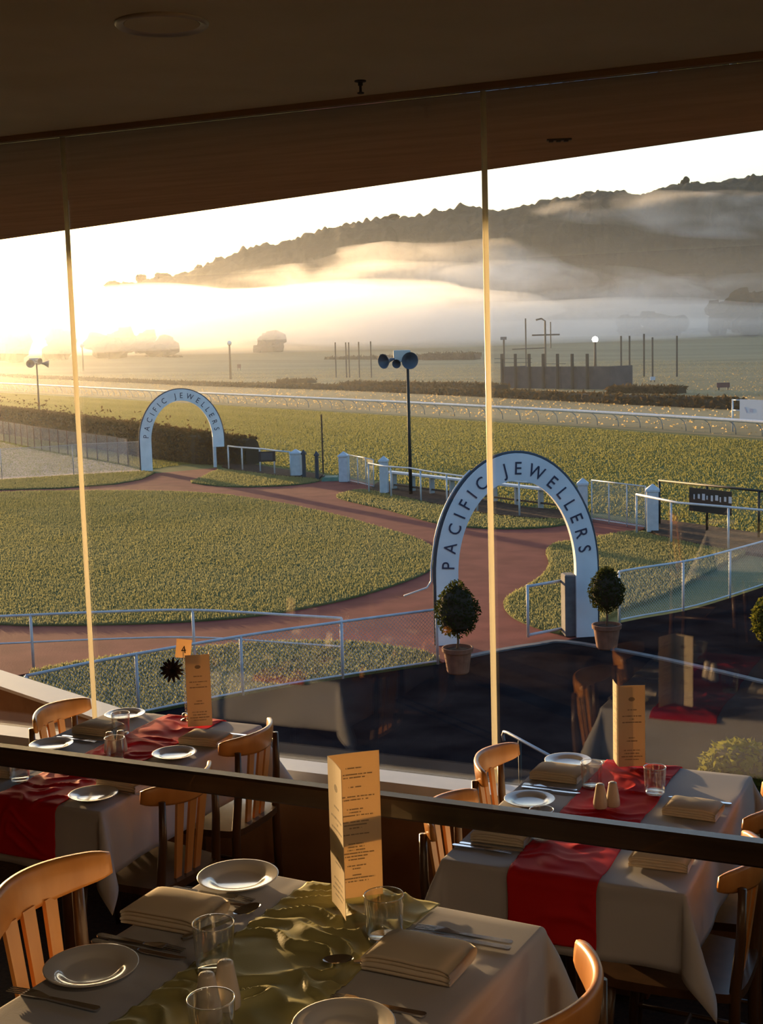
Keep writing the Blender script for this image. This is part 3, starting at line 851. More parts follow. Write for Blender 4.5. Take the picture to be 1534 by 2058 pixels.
menu((-1.204, 4.568), (-1.247, 4.655), (-1.118, 4.609), ZR + .016, .297, M['menu_inside'], M['menu_front'], 'tall folded menu card on the right window table')
menu((-2.885, 4.540), (-2.94, 4.62), (-2.967, 4.485), ZR + .016, .297, M['menu_inside'], M['menu_front'], 'tall folded menu card beside the table number on the left window table')

# ------------------------------------------------------------------ table number stand with a black flower
def text_mesh(s, size, ext, mat, name):
    c = bpy.data.curves.new('t', 'FONT'); c.body = s; c.size = size; c.extrude = ext; c.align_x = 'CENTER'; c.resolution_u = 3
    o = bpy.data.objects.new('t', c); col.objects.link(o)
    bpy.context.view_layer.update()
    me = bpy.data.meshes.new_from_object(o)
    me.name = name
    bpy.data.objects.remove(o); bpy.data.curves.remove(c)
    me.materials.clear(); me.materials.append(mat)
    return me
ts = empty('table_number_stand', (-3.02, 4.555, ZR + .018), YAW, 'table number four on a slim stand with a black flower', 'table number')
MB().lathe([(0, 0), (.022, 0), (.024, .004), (.018, .008), (.006, .012), (.004, .02), (0, .021)], 20).build('base', M['steel'], ts, smooth=True)
for k in range(9):
    z0 = .02 + k * .026
    MB().lathe([(0, 0), (.0035, .003), (.0048, .013), (.0035, .023), (0, .026)], 12, (0, 0, z0)).build('bead', M['glass'], ts, smooth=True)
MB().lathe([(0, 0), (.011, .004), (.013, .012), (.010, .021), (0, .024)], 16, (-.004, -.006, .012)).build('bead', M['steel'], ts, smooth=True)
crd = MB().add([(-.034, 0, .268), (.028, .004, .262), (.038, .004, .338), (-.024, 0, .346), (-.034, .0008, .268), (.028, .0048, .262), (.038, .0048, .338), (-.024, .0008, .346)],
               [(0, 1, 2, 3), (7, 6, 5, 4), (0, 4, 5, 1), (1, 5, 6, 2), (2, 6, 7, 3), (3, 7, 4, 0)]).build('card', M['card'], ts)
n4 = obj('numeral', text_mesh('4', .044, .0006, M['black'], 'numeral'), crd, (.004, -.0022, .285))
n4.rotation_euler = (PI / 2, -.1, 0)
MB().tube([(0, 0, .25), (.0, .002, .27), (.0, .004, .30)], .0018, 8).build('clip', M['steel'], ts)
fl = MB().lathe([(0, -.012), (.010, -.008), (.012, 0), (.008, .006), (0, .008)], 14).build('flower', M['flower'], ts, loc=(-.042, -.028, .222))
fl.rotation_euler = (PI / 2 - .25, 0, -.2)
pet = MB()
pet.add([(0, -.004, 0), (.018, -.0055, .004), (.034, -.003, .003), (.039, 0, 0), (.034, .003, .003), (.018, .0055, .004), (0, .004, 0), (.018, 0, .0065)],
        [(0, 1, 7), (1, 2, 7), (2, 3, 7), (3, 4, 7), (4, 5, 7), (5, 6, 7), (6, 0, 7)])
pet_me = pet.mesh('petal', M['flower'])
for k in range(38):
    p = obj('petal', pet_me, fl)
    ringk = k % 3
    p.rotation_euler = (0, -.12 - .4 * ringk, 2 * PI * k / 38 * 1.0 + ringk * .05)
    p.scale = (1.32 * (1 - .14 * ringk + .12 * rng.random()),) * 3

# ------------------------------------------------------------------ chairs
def chair_proto():
    c = empty('dining_chair', (0, 0, 0), 0, 'x', 'chair', 'bentwood dining chairs')
    # curved top rail
    n = 28
    vs = []; fs = []
    prof = 10
    for i in range(n + 1):
        s = i / n * 2 - 1
        y = .19 * s
        x = -.235 + .085 * s * s
        tx, ty = 2 * .085 * s / .19, 1.0
        l = math.hypot(tx, ty); nx_, ny_ = ty / l, -tx / l      # towards the sitter
        endr = (1 - abs(s) ** 26) ** .5 if abs(s) < 1 else 0
        hh = (.044 - .015 * s * s) * max(endr, .78)
        th = .0105 * max(endr, .6)
        zc = .776 + .010 * s * s + .004 * (1 - s * s)
        for k in range(prof):
            a = 2 * PI * k / prof
            ca, sa = math.cos(a), math.sin(a)
            q = lambda t: math.copysign(abs(t) ** .55, t)
            dz = hh * q(sa); dn_ = th * q(ca)
            vs.append((x + nx_ * dn_ - .10 * dz, y + ny_ * dn_, zc + dz))
    for i in range(n):
        for k in range(prof):
            j = (k + 1) % prof
            fs.append((i * prof + k, (i + 1) * prof + k, (i + 1) * prof + j, i * prof + j))
    fs.append(tuple(range(prof))); fs.append(tuple(range(n * prof + prof - 1, n * prof - 1, -1)))
    obj('top_rail', make_mesh('top_rail', vs, fs, M['chair'], True), c)
    for s in (-1, 0, 1):
        # the bar is broad across the back, thin front to back
        p = Vector((-.185 + .003 * abs(s), .052 * s, .455)); q = Vector((-.224 + .006 * abs(s), .064 * s, .75))
        mb = MB().add([(p.x - .005, p.y - .015, p.z), (p.x + .005, p.y - .015, p.z), (p.x + .005, p.y + .015, p.z), (p.x - .005, p.y + .015, p.z),
                       (q.x - .005, q.y - .019, q.z), (q.x + .005, q.y - .019, q.z), (q.x + .005, q.y + .019, q.z), (q.x - .005, q.y + .019, q.z)],
                      [(3, 2, 1, 0), (4, 5, 6, 7), (0, 1, 5, 4), (1, 2, 6, 5), (2, 3, 7, 6), (3, 0, 4, 7)])
        mb.build('slat', M['chair'], c)
    for s in (-1, 1):
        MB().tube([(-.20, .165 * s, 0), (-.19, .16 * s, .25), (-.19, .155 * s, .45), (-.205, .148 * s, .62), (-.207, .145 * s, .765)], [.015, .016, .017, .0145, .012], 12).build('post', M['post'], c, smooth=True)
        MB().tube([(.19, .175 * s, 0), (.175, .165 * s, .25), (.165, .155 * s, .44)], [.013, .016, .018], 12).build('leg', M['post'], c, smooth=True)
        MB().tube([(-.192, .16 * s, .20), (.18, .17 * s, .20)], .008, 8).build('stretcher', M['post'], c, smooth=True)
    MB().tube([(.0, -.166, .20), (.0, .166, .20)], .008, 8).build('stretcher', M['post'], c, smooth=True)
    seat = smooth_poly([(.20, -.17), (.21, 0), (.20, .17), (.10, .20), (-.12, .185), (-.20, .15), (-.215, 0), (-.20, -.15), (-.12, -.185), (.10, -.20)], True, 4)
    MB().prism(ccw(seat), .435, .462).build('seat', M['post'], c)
    return c
proto = chair_proto()
chairs = [
    (-1.54, 2.055, Z_UP, .02, 'orange beech chair with slatted back at the left of the nearest table'),
    (-.812, 2.01, Z_UP, PI - .03, 'beech chair whose curved back rises at the right of the nearest table'),
    (-1.432, 4.405, Z_LOW, .03, 'beech chair nearer the glass at the left of the right window table'),
    (-1.40, 3.865, Z_LOW, 0, 'beech chair half hidden by the handrail at the left of the right window table'),
    (-.835, 4.265, Z_LOW, PI, 'beech chair nearer the glass at the right of the right window table'),
    (-.82, 3.79, Z_LOW, PI, 'beech chair at the near right of the right window table'),
    (-3.372, 4.405, Z_LOW, .03, 'beech chair with slatted back at the far left of the left window table'),
    (-2.80, 4.395, Z_LOW, PI, 'beech chair nearer the glass at the right of the left window table'),
    (-2.745, 3.845, Z_LOW, PI - .10, 'beech chair below the handrail at the right of the left window table'),
]
for i, (x, y, z, a, lab) in enumerate(chairs):
    c = proto if i == 0 else copy_tree(proto)
    c.location = (x, y, z); c.rotation_euler = (0, 0, a); c['label'] = lab

# ------------------------------------------------------------------ the grounds
def bank_z(D):
    t = min(max((D - 290) / 190, 0), 1)
    return 5.6 * t * t * (3 - 2 * t) - .02
def GB(x, y):                                  # the same survey on the gently rising far infield
    z = 0.0
    for _ in range(12):
        p = G(x, y, z)
        z = .5 * z + .5 * max(bank_z(float(np.dot(np.array([p[0], p[1], z]) - CAM, FW))), 0)
    return (*G(x, y, z), z)
def gpts(*pts): return [G(x, y) for x, y in pts]
def sheet(name, poly, z0, z1, mat, label, **k):
    return MB().prism(ccw(poly), z0, z1).build(name, mat, label=label, kind='structure', **k)
MB().box(-1500, 1100, 5.3, 1600, -.5, -.03).build('ground', M['field'], label='wide turf of the racecourse reaching to the hills', **ST)

near_left_fence = smooth_poly(gpts((60, 1490), (190, 1458), (311, 1432), (457, 1403), (575, 1382), (739, 1356), (880, 1335)), False, 4)
near_right_fence = smooth_poly(gpts((1245, 1252), (1290, 1243), (1400, 1222), (1534, 1180)) + [(-4.0, 31.8), (-3.2, 33.4)], False, 4)
apron = [(-26, 5.2), (20, 5.2), (20, 44), (-1.5, 36.0)] + near_right_fence[::-1] + gpts((1205, 1275), (1080, 1296), (930, 1322)) + near_left_fence[::-1] + [(-14.5, 12.5), (-26, 9)]
sheet('apron', apron, -.03, 0.0, M['asphalt'], 'dark asphalt apron below the windows')

path_poly = gpts((-320, 1000), (0, 985), (120, 982), (230, 974), (285, 964), (312, 951), (437, 940), (424, 953), (385, 971), (470, 979.5), (560, 977.5), (620, 972), (645, 966), (700, 962),
                 (760, 975), (735, 986), (690, 992), (676, 999), (700, 1008), (780, 1026), (850, 1046), (900, 1056), (980, 1063), (1060, 1063), (1120, 1058), (1165, 1047), (1200, 1040), (1310, 1058),
                 (1270, 1070), (1180, 1085), (1118, 1094), (1098, 1110), (1104, 1135), (1090, 1158), (1060, 1180), (1030, 1195), (1013, 1213), (1020, 1232), (1050, 1252), (1130, 1276), (1205, 1277),
                 (1080, 1297), (930, 1323), (890, 1331), (850, 1312), (780, 1300), (700, 1293), (600, 1291), (450, 1299), (330, 1311), (200, 1326), (60, 1352), (-200, 1400))
# the paved ring lies under the lawn islands
sheet('path', path_poly, -.03, -.002, M['path'], 'brick red path curving round the oval lawn')
LAWNS = {}
LAWNS['oval'] = smooth_poly(gpts((-320, 1010), (0, 991), (150, 988), (300, 988), (420, 993), (520, 1005), (640, 1028), (760, 1060), (840, 1085), (872, 1105), (878, 1128), (860, 1150), (800, 1175), (700, 1205), (560, 1233), (420, 1248), (250, 1256), (100, 1258), (0, 1256), (-320, 1235)), True, 4)
LAWNS['crescent'] = smooth_poly(gpts((60, 1352), (200, 1326), (330, 1311), (450, 1299), (600, 1291), (700, 1293), (780, 1300), (850, 1312), (884, 1328)), False, 3) + near_left_fence[::-1][1:]
LAWNS['east'] = smooth_poly(gpts((1013, 1213), (1030, 1195), (1060, 1180), (1090, 1158), (1104, 1135), (1098, 1110), (1118, 1094), (1180, 1085), (1270, 1070), (1330, 1082), (1440, 1105), (1500, 1112), (1460, 1132), (1400, 1165), (1330, 1200), (1250, 1228), (1190, 1262), (1130, 1276), (1050, 1252), (1020, 1232)), True, 3)
LAWNS['middle'] = smooth_poly(gpts((676, 999), (690, 992), (735, 986), (850, 1010), (960, 1033), (1060, 1044), (1165, 1047), (1120, 1058), (1060, 1063), (980, 1063), (900, 1056), (850, 1046), (780, 1026), (700, 1008)), True, 3)
LAWNS['west'] = smooth_poly(gpts((385, 971), (405, 961), (437, 946), (480, 948), (560, 958), (640, 965), (620, 972), (560, 977.5), (470, 979.5)), True, 3)
LAWNS['verge'] = gpts((-320, 1000), (0, 985), (120, 982), (230, 974), (285, 964), (312, 951), (290, 948), (150, 956), (0, 966), (-320, 985))
for k, lab in (('oval', 'large oval lawn inside the red path'), ('crescent', 'crescent of grass behind the near left fence'), ('east', 'grass island right of the near arch'),
               ('middle', 'strip of grass before the long bench'), ('west', 'small grass island right of the far arch'), ('verge', 'narrow grass verge before the far left fence')):
    sheet('lawn', LAWNS[k], -.03, .03, M['lawn'], lab)
sheet('flower_bed', gpts((740, 985), (850, 1009), (960, 1032), (1060, 1043), (1165, 1046), (1165, 1030), (1060, 1022), (900, 990), (765, 968)), -.03, .05, M['soil'], 'dark soil bed under the long bench')
sheet('flower_bed', gpts((1292, 1060), (1330, 1081), (1440, 1104), (1534, 1118), (1620, 1120), (1620, 1090), (1534, 1076), (1400, 1056), (1320, 1046)), -.03, .05, M['soil'], 'dark soil bed before the black banner')
sheet('flower_bed', gpts((446, 938), (480, 947), (560, 957), (640, 964), (650, 955), (560, 943), (470, 928)), -.03, .05, M['soil'], 'dark soil bed along the rail right of the far arch')
sheet('yard', gpts((-320, 985), (0, 965.5), (150, 955.5), (288, 947.5), (262, 939), (230, 932), (160, 920), (80, 906), (0, 888), (-200, 880)), -.03, .0, M['gravel'], 'pale gravel yard between the far left fences')
# kerbs
def strip(name, pts, w, z0, z1, mat, label):
    P = [Vector((p[0], p[1], 0)) for p in pts]
    a = []; b = []
    for i, p in enumerate(P):
        d = (P[min(i + 1, len(P) - 1)] - P[max(i - 1, 0)]).normalized()
        n = Vector((-d.y, d.x, 0)) * w / 2
        a.append((p.x + n.x, p.y + n.y)); b.append((p.x - n.x, p.y - n.y))
    return sheet(name, a + b[::-1], z0, z1, mat, label)
strip('kerb', smooth_poly(gpts((915, 1327), (1000, 1309), (1080, 1296), (1140, 1291), (1300, 1319), (1420, 1345), (1534, 1372), (1640, 1396)), False, 4), .14, -.03, .03, M['kerb'], 'pale concrete kerb crossing the asphalt before the near arch')

# blades on the lawns
def inside(poly, pts):
    px = np.array([p[0] for p in poly]); py_ = np.array([p[1] for p in poly])
    qx = np.roll(px, -1); qy = np.roll(py_, -1)
    res = np.zeros(len(pts), bool)
    for i in range(len(px)):
        c = ((py_[i] > pts[:, 1]) != (qy[i] > pts[:, 1]))
        with np.errstate(divide='ignore', invalid='ignore'):
            xi = (qx[i] - px[i]) * (pts[:, 1] - py_[i]) / (qy[i] - py_[i]) + px[i]
        res ^= c & (pts[:, 0] < xi)
    return res
def in_frame(pts, z=0., m=60):
    v = np.c_[pts, np.full(len(pts), z)] - CAM
    d = v @ FW
    x = 767 + F * (v @ RT) / d; y = 1029 - F * (v @ UP) / d
    return (d > 1) & (x > -m) & (x < 1534 + m) & (y < 2058 + m)
def blades(poly, n, h, w, zbase, label, mat=None):
    P = np.array(poly)
    lo, hi = P.min(0), P.max(0)
    acc = np.zeros((0, 2))
    for _ in range(60):
        q = lo + (hi - lo) * nrg.random((n, 2))
        q = q[inside(poly, q) & in_frame(q)]
        acc = np.r_[acc, q]
        if len(acc) >= n: break
    acc = acc[:n]
    n = len(acc)
    ang = nrg.random(n) * 2 * np.pi
    hh = h * (.5 + nrg.random(n))
    ww = w * (.6 + .8 * nrg.random(n))
    lean = (nrg.random((n, 2)) - .5) * h * 1.1
    V = np.zeros((n, 3, 3))
    V[:, 0, :2] = acc + np.c_[np.cos(ang), np.sin(ang)] * ww[:, None] / 2
    V[:, 1, :2] = acc - np.c_[np.cos(ang), np.sin(ang)] * ww[:, None] / 2
    V[:, 2, :2] = acc + lean
    V[:, :2, 2] = zbase - .01
    V[:, 2, 2] = zbase + hh
    me = bpy.data.meshes.new('grass')
    me.vertices.add(3 * n); me.vertices.foreach_set('co', V.reshape(-1))
    me.loops.add(3 * n); me.loops.foreach_set('vertex_index', np.arange(3 * n, dtype=np.int32))
    me.polygons.add(n); me.polygons.foreach_set('loop_start', np.arange(0, 3 * n, 3, dtype=np.int32)); me.polygons.foreach_set('loop_total', np.full(n, 3, dtype=np.int32))
    me.materials.append(mat or M['blade'])
    me.update(calc_edges=True)
    return obj('grass', me, label=label, cat='grass', kind='stuff')
blades(LAWNS['oval'], 260000, .045, .032, .03, 'frosted grass blades of the oval lawn')
blades(LAWNS['crescent'], 30000, .05, .04, .03, 'grass blades of the crescent behind the near left fence')
blades(LAWNS['east'], 50000, .05, .04, .03, 'grass blades of the island right of the near arch')
blades(LAWNS['middle'], 16000, .05, .05, .03, 'grass blades of the strip before the long bench')
blades(LAWNS['west'], 14000, .05, .05, .03, 'grass blades of the small island right of the far arch')
blades(LAWNS['verge'], 20000, .05, .05, .03, 'grass blades of the verge before the far left fence')
track = gpts((-60, 975), (0, 960), (290, 944), (450, 922), (640, 950), (760, 966), (1000, 1010), (1200, 1030), (1330, 1046), (1534, 1074), (1600, 1080), (1600, 890), (1200, 862), (800, 836), (400, 812), (-60, 786))
blades(track, 420000, .06, .075, -.03, 'long grass blades of the turf track', M['track_blade'])
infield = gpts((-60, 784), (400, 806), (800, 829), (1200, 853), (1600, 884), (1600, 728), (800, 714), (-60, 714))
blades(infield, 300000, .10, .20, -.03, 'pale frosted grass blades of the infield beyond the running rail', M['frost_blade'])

# ------------------------------------------------------------------ arches with lettering
def make_arch(pl, pr, H, name_label, stub=False, conduit=True):
    pl, pr = Vector((*pl, 0)), Vector((*pr, 0))
    W = (pr - pl).length
    a = W / 2
    root = empty('entrance_arch', ((pl.x + pr.x) / 2, (pl.y + pr.y) / 2, 0), math.atan2(pr.y - pl.y, pr.x - pl.x), name_label, 'arch', 'white lettered entrance arches')
    sp = H * .365
    ro = H - sp                                    # rise of the outer curve
    lw = .405 * W / 3.02                           # leg width
    ai, ri = a - lw, ro - .50 * H / 3.53
    n = 40
    outer = [(-a, 0)] + [(-a * math.cos(PI * k / n), sp + ro * math.sin(PI * k / n)) for k in range(n + 1)] + [(a, 0)]
    inner = [(-ai, 0)] + [(-ai * math.cos(PI * k / n), sp + ri * math.sin(PI * k / n)) for k in range(n + 1)] + [(ai, 0)]
    if stub:
        outer[-1] = (a, .95); inner[-1] = (ai, .95)
    D = .16
    vs = []; fs = []
    m = len(outer)
    for (x, z) in outer: vs.append((x, -D / 2, z))
    for (x, z) in inner: vs.append((x, -D / 2, z))
    for (x, z) in outer: vs.append((x, D / 2, z))
    for (x, z) in inner: vs.append((x, D / 2, z))
    for i in range(m - 1):
        fs += [(i, m + i, m + i + 1, i + 1), (2 * m + i, 2 * m + i + 1, 3 * m + i + 1, 3 * m + i), (i, i + 1, 2 * m + i + 1, 2 * m + i), (m + i, 3 * m + i, 3 * m + i + 1, m + i + 1)]
    fs += [(0, 2 * m, 3 * m, m), (m - 1, 2 * m - 1, 4 * m - 1, 3 * m - 1)]
    obj('arch_panel', make_mesh('arch_panel', vs, fs, M['arch']), root)
    mb = MB()
    mb.tube([(x * 1.012, 0, z if k else 0) for k, (x, z) in enumerate([(x, z + (.012 if z > sp else 0)) for x, z in outer])], .035, 8)
    mb.build('edge_trim', M['dark_panel'], root, smooth=True)
    if conduit:
        MB().tube([(-a - .6, .0, .95), (-a - .16, .02, 1.08), (-a - .08, .02, 1.2), (-a - .075, .02, sp + .2)] + [(-(a + .075) * math.cos(PI * k / n), .02, sp + (ro + .05) * math.sin(PI * k / n)) for k in range(4, 14)], .018, 8).build('conduit', M['white_pipe'], root, smooth=True)
    if stub:
        MB().bbox(a - lw, a - lw + .14, -.07, .07, 0, .95, .01).build('post', M['white_pipe'], root)
    else:
        MB().bbox(ai - .20, ai + .02, -.02, .30, 0, 1.18, .02).build('pillar', M['kerb'], root)
    # lettering along the middle of the band, by arc length
    am, rm = (a + ai) / 2 - .01, (ro + ri) / 2 - .02
    N = 2000
    P = [(-am * math.cos(PI * k / N), sp + rm * math.sin(PI * k / N)) for k in range(N + 1)]
    S = [0]
    for p, q in zip(P, P[1:]): S.append(S[-1] + math.hypot(q[0] - p[0], q[1] - p[1]))
    txt = 'PACIFIC JEWELLERS'
    wid = {'I': .55, 'J': .62, ' ': .75, 'W': 1.35, 'A': 1.15, 'P': .95, 'C': 1.1, 'F': .9, 'E': .92, 'L': .85, 'R': 1.0, 'S': .9}
    tot = sum(wid[c] for c in txt)
    s0, s1 = S[-1] * .010, S[-1] * .95
    pos = s0
    for c in txt:
        w = wid[c] / tot * (s1 - s0)
        sm = pos + w / 2
        pos += w
        if c == ' ': continue
        k = min(range(N), key=lambda i: abs(S[i] - sm))
        x, z = P[k]
        tx, tz = P[k + 1][0] - x, P[k + 1][1] - z
        ang = math.atan2(tz, tx)
        me = text_mesh(c, .34 * H / 3.53, .008, M['letter'], 'letter')
        sh = .119 * H / 3.53
        lo = obj('letter', me, root, (x + math.sin(ang) * sh, -D / 2 - .006, z - math.cos(ang) * sh))
        lo.rotation_euler = Matrix.Rotation(-ang, 3, 'Y').to_4x4().to_3x3().to_euler()
        lo.rotation_euler = (Matrix.Rotation(-ang, 3, 'Y') @ Matrix.Rotation(PI / 2, 3, 'X')).to_euler()
        lo.scale = (.88, 1, 1)
    return root
arch_near = make_arch(G(879, 1296), G(1200, 1277), 3.50, 'large near white arch with dark lettering over the red path', False, True)
arch_far = make_arch(G(284, 947), G(452, 938), 3.68, 'distant white arch with dark lettering beside the long hedge', True, False)

# ------------------------------------------------------------------ potted standard trees
def leaf_cloud(center_fn, n, size, mat, name, parent, seed):
    r = np.random.default_rng(seed)
    pts = np.array([center_fn(r) for _ in range(n)])
    d = r.normal(size=(n, 3)); d /= np.linalg.norm(d, axis=1)[:, None]
    e = r.normal(size=(n, 3)); e -= d * (e * d).sum(1)[:, None]; e /= np.linalg.norm(e, axis=1)[:, None]
    s = size * (.6 + .8 * r.random(n))[:, None]
    V = np.stack([pts - e * s * .35, pts + d * s, pts + e * s * .35, pts - d * s * .4], 1).reshape(-1, 3)
    fs = [(4 * i, 4 * i + 1, 4 * i + 2, 4 * i + 3) for i in range(n)]
    return obj(name, make_mesh(name, V, fs, mat), parent, kind='stuff')
def potted_tree(base, scale, topy, seed, label):
    t = empty('potted_tree', (base[0], base[1], 0), 0, label, 'potted tree', 'clipped trees in terracotta pots')
    t.scale = (scale,) * 3
    MB().lathe([(0, .0), (.17, .0), (.185, .02), (.235, .36), (.262, .37), (.27, .44), (.245, .445), (.235, .40), (0, .39)], 28).build('pot', M['terracotta'], t, smooth=False)
    MB().lathe([(.236, .395), (.12, .415), (0, .42)], 20).build('soil', M['soil'], t)
    MB().tube([(0, 0, .38), (.01, .01, .55), (-.005, .0, .75), (0, 0, 1.0)], [.022, .02, .018, .015], 8).build('trunk', M['bark'], t, smooth=True)
    zc, rx, rz_ = topy
    def fn(r):
        while True:
            p = r.uniform(-1, 1, 3)
            q = np.linalg.norm(p)
            if q < 1 and q > .45: break
        w = rx * (1.0 - .42 * max(p[2], 0)) 
        return (p[0] * w, p[1] * w, zc + p[2] * rz_)
    f = leaf_cloud(fn, 2600, .045, M['leaf'], 'foliage', t, seed)
    core = MB()
    core.lathe([(0, -rz_ * .85), (rx * .6, -rz_ * .6), (rx * .78, -rz_ * .1), (rx * .6, rz_ * .45), (0, rz_ * .82)], 14, (0, 0, zc))
    core.build('inner_crown', M['hedge_core'], t)
    return t
potted_tree(G(921, 1352), 1.0, (1.10, .40, .50), 5, 'clipped tree in a terracotta pot at the left foot of the near arch')
potted_tree(G(1220, 1303), 1.0, (1.08, .34, .43), 6, 'clipped tree in a terracotta pot at the right foot of the near arch')

# ------------------------------------------------------------------ fences
def fence(name, line, h, label, post_every=1.4, mat='white_pipe', wire=True, rails=(1.0, .06), pr=.026, rr=.024, group='pipe fences of the enclosure'):
    P = [Vector((p[0], p[1], 0)) for p in line]
    c = P[0]
    root = empty(name, (c.x, c.y, 0), 0, label, 'fence', group)
    loc = [p - c for p in P]
    S = [0]
    for a, b in zip(loc, loc[1:]): S.append(S[-1] + (b - a).length)
    def at(s):
        for i in range(len(S) - 1):
            if s <= S[i + 1] + 1e-6:
                t = (s - S[i]) / max(S[i + 1] - S[i], 1e-6)
                return loc[i].lerp(loc[i + 1], t)
        return loc[-1]
    for q in rails:
        MB().tube([p + Vector((0, 0, h * q if q > .01 else .03)) for p in loc], rr if q > .5 else rr * .7, 8).build('top_rail' if q == rails[0] else 'lower_rail', M[mat], root, smooth=True)
    n = max(1, round(S[-1] / post_every))
    pm = MB().tube([(0, 0, 0), (0, 0, h)], pr, 8).mesh('post', M[mat], True)
    for k in range(n + 1):
        p = at(S[-1] * k / n)
        obj('post', pm, root, tuple(p))
    if wire:
        vs = []; uv = []; fs = []
        for p, s in zip(loc, S):
            vs += [(p.x, p.y, .05), (p.x, p.y, h)]; uv += [(s, .05), (s, h)]
        for i in range(len(loc) - 1): fs.append((2 * i, 2 * i + 2, 2 * i + 3, 2 * i + 1))
        obj('wire_mesh', make_mesh('wire_mesh', vs, fs, M['chain'], False, uv), root)
    return root
fence('mesh_fence', near_left_fence, .97, 'white pipe and wire fence curving to the left leg of the near arch', 2.05)
fence('mesh_fence', near_right_fence, 1.02, 'white pipe and wire fence curving away right of the near arch', 1.6)
fence('rail_fence', smooth_poly(gpts((-260, 1352), (0, 1344), (200, 1335), (393, 1331), (597, 1345), (690, 1352)), False, 4), .95, 'two rail white pipe fence on the far side of the crescent lawn', 3.1, wire=False, rails=(1.0, .48))
g0, g1 = G(1062, 1287), G(1138, 1272)
gt = empty('pipe_gate', (*g1, 0), 0, 'open white pipe gate leaf inside the near arch', 'gate')
gv = Vector((g0[0] - g1[0], g0[1] - g1[1], 0))
for za in (.10, 1.02):
    MB().tube([(0, 0, za), tuple(gv + Vector((0, 0, za)))], .028, 8).build('rail', M['white_pipe'], gt, smooth=True)
for q in (0, 1):
    MB().tube([tuple(gv * q + Vector((0, 0, .06))), tuple(gv * q + Vector((0, 0, 1.05)))], .028, 8).build('stile', M['white_pipe'], gt, smooth=True)
MB().tube([(0, 0, 0), (.02, .02, 1.12)], .045, 10).build('hinge_post', M['white_pipe'], gt, smooth=True)

# track side: rail right of the far arch, square gate posts, long bench, banner fence
fence('rail_fence', gpts((460, 942), (478, 945), (530, 950), (560, 955), (585, 958)), 1.05, 'white pipe rail running right from the far arch', 1.35, wire=False, rails=(1.0,), rr=.035, pr=.035)
def gate_post(x, y, ytop, label, dark=False, w=.34):
    p = G(x, y)
    h = HZ(p, ytop)
    t = empty('gate_post', (*p, 0), YAW * .6, label, 'post', 'square capped gate posts')
    MB().bbox(-w / 2, w / 2, -w / 2, w / 2, 0, h - .22, .012).build('shaft', M['dark_panel' if dark else 'white_pipe'], t)
    c = w / 2 + .03
    MB().add([(-c, -c, h - .22), (c, -c, h - .22), (c, c, h - .22), (-c, c, h - .22), (-c, -c, h - .16), (c, -c, h - .16), (c, c, h - .16), (-c, c, h - .16), (0, 0, h)],
             [(3, 2, 1, 0), (0, 1, 5, 4), (1, 2, 6, 5), (2, 3, 7, 6), (3, 0, 4, 7), (4, 5, 8), (5, 6, 8), (6, 7, 8), (7, 4, 8)]).build('cap', M['dark_panel' if dark else 'white_pipe'], t)
    return t
gate_post(596, 957, 902, 'white capped gate post beside the small notice board', w=.42)
gate_post(612, 960, 903, 'slim dark gate post left of the track crossing', True, .14)
gate_post(638, 964, 906, 'slim dark gate post at the green track crossing', True, .14)
gate_post(692, 968, 907, 'white capped gate post right of the track crossing', w=.36)
gate_post(773, 992, 916, 'white capped gate post at the left end of the long bench', w=.30)
gate_post(1172, 1045, 960, 'white capped gate post behind the near arch crown', w=.30)
gate_post(1312, 1068, 972, 'white capped gate post left of the black banner', w=.33)
fence('wire_gate', gpts((703, 969), (730, 975), (752, 981)), 1.1, 'white wire gate between two posts left of the long bench', .9, rr=.02, pr=.02, group='wire gates to the track')
fence('wire_gate', gpts((1190, 1047), (1240, 1055), (1298, 1064)), 1.25, 'white wire gate behind the right side of the near arch', .95, rr=.02, pr=.02, group='wire gates to the track')
fence('rail_fence', gpts((742, 991), (775, 999), (826, 1004), (870, 1014), (960, 1030), (1060, 1041), (1150, 1046)), 1.12, 'white pipe rail in front of the long bench', 1.9, wire=False, rails=(1.0,), rr=.03, pr=.032)
fence('rail_fence', gpts((1280, 1075), (1363, 1097), (1452, 1107), (1560, 1120), (1600, 1123)), 1.15, 'white pipe rail in front of the black banner', 1.75, wire=False, rails=(1.0,), rr=.032, pr=.03)
ls, le = G(784, 983), G(1150, 1030)
bn = empty('long_bench', (*ls, 0), math.atan2(le[1] - ls[1], le[0] - ls[0]), 'long low white bench plank before the track', 'bench')
bl = math.hypot(le[0] - ls[0], le[1] - ls[1])
MB().bbox(0, bl, -.14, .14, .62, .70, .01).build('seat_plank', M['white_pipe'], bn)
MB().bbox(.2, bl, -.05, -.01, .16, .22, .005).build('lower_rail', M['bark'], bn)
for k in range(9):
    x = .3 + (bl - .6) * k / 8
    MB().bbox(x - .04, x + .04, -.1, .1, 0, .62, .006).build('leg', M['grey_pipe'], bn)
